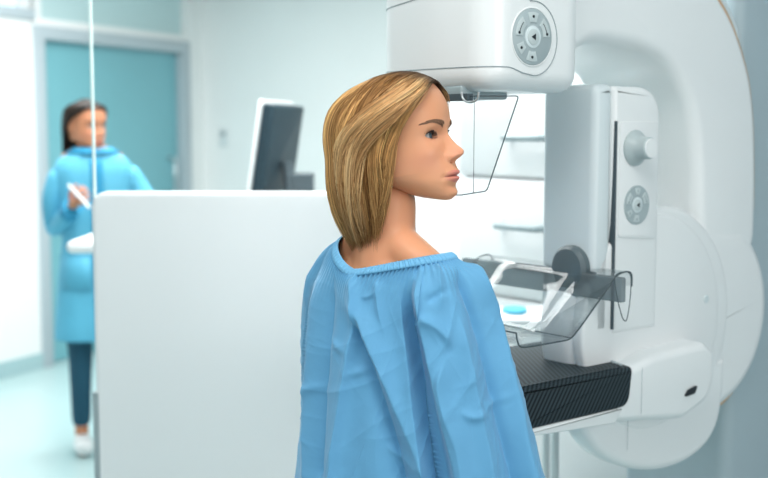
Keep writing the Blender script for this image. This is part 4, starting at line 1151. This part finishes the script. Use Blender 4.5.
sheet('collar', [[NB(r * math.cos(a) * 1.05, -.01 + r * .92 * math.sin(a), z) for a in np.linspace(0, 2 * PI, 40)] for r, z in ((.080, 1.420), (.094, 1.408), (.118, 1.396))], M_coat2, coat, .005)
for s in (.10, -.10): sheet('pocket', [[onf(s + d, z, .006) for z in (.93, .86, .78)] for d in (-.06, -.03, 0, .03, .06)], M_coat2 if False else M_coat, coat, .006)
# trousers and shoes
for s in (1, -1):
    pts = legs_n[0 if s == 1 else 1]
    V, Fc = bevelled([Vector(p) for p in pts[:4]] + [NB(s * .08, -.01, .11)], [(k, k + 1) for k in range(4)], [.090, .074, .058, .052, .045])
    link('trouser_leg', V, Fc, mat('navy_trousers', (.012, .075, .125), .8) if s == 1 else bpy.data.materials['navy_trousers'], nurse)
    V, Fc = bevelled([NB(s * .08, -.035, .05), NB(s * .08, .03, .05), NB(s * .083, .13, .036)], [(0, 1), (1, 2)], [(.045, .05), (.047, .048), (.045, .034)])
    link('shoe', V, Fc, M_white, nurse)
# pen held in the raised hand
hp_ = hand_r + hdir * .085
pv = (atY(92, 214, YN - .30) - atY(66, 186, YN - .24)).normalized()
hp_ = hp_ + nb2 * .030 + Vector((0, 0, .01))
pen = tube('pen', [hp_ - pv * .075, hp_ + pv * .075], [.006, .006], M_white, k=12)
prop(pen, 'white pen held upright in the raised hand of the woman in turquoise', 'pen')
# ---------------------------------------------------------------- small trolley with a blue cloth behind the paddle
q = atY(515, 308, 3.0)
tro = empty('trolley', (q.x, 3.0, 0), 'white instrument trolley behind the clear compression paddle, blue cloth on top', 'trolley')
tf = Frame((q.x, 3.0, 0), (1, 0, 0), (0, 1, 0))
slab('tray', lambda a, b, c: tf(a, b, c), rrect(-.13, .13, -.11, .11, .04), q.z - .035, q.z - .012, M_white, tro, r0=.008)
slab('lower_tray', lambda a, b, c: tf(a, b, c), rrect(-.12, .12, -.10, .10, .03), .30, .32, M_white, tro, r0=.006)
for a in (-.10, .10):
    for b in (-.08, .08):
        lg = tube('leg', [tf(a, b, .05), tf(a, b, q.z - .03)], .010, M_steel, tro, k=12)
        tube('caster', [tf(a - .012, b, .027), tf(a + .012, b, .027)], .026, M_dark, lg, k=20)
cl_ = slab('folded_cloth', lambda a, b, c: tf(a, b, c), [(.032 * math.cos(t) * (1 + .08 * math.sin(3 * t)) , .045 * math.sin(t)) for t in np.linspace(0, 2 * PI, 40, endpoint=False)], q.z - .012, q.z + .001, mat('cyan_cloth', (.10, .48, .68), .8), None, r0=.006)
prop(cl_, 'small blue cloth lying on the white trolley tray', 'cloth')
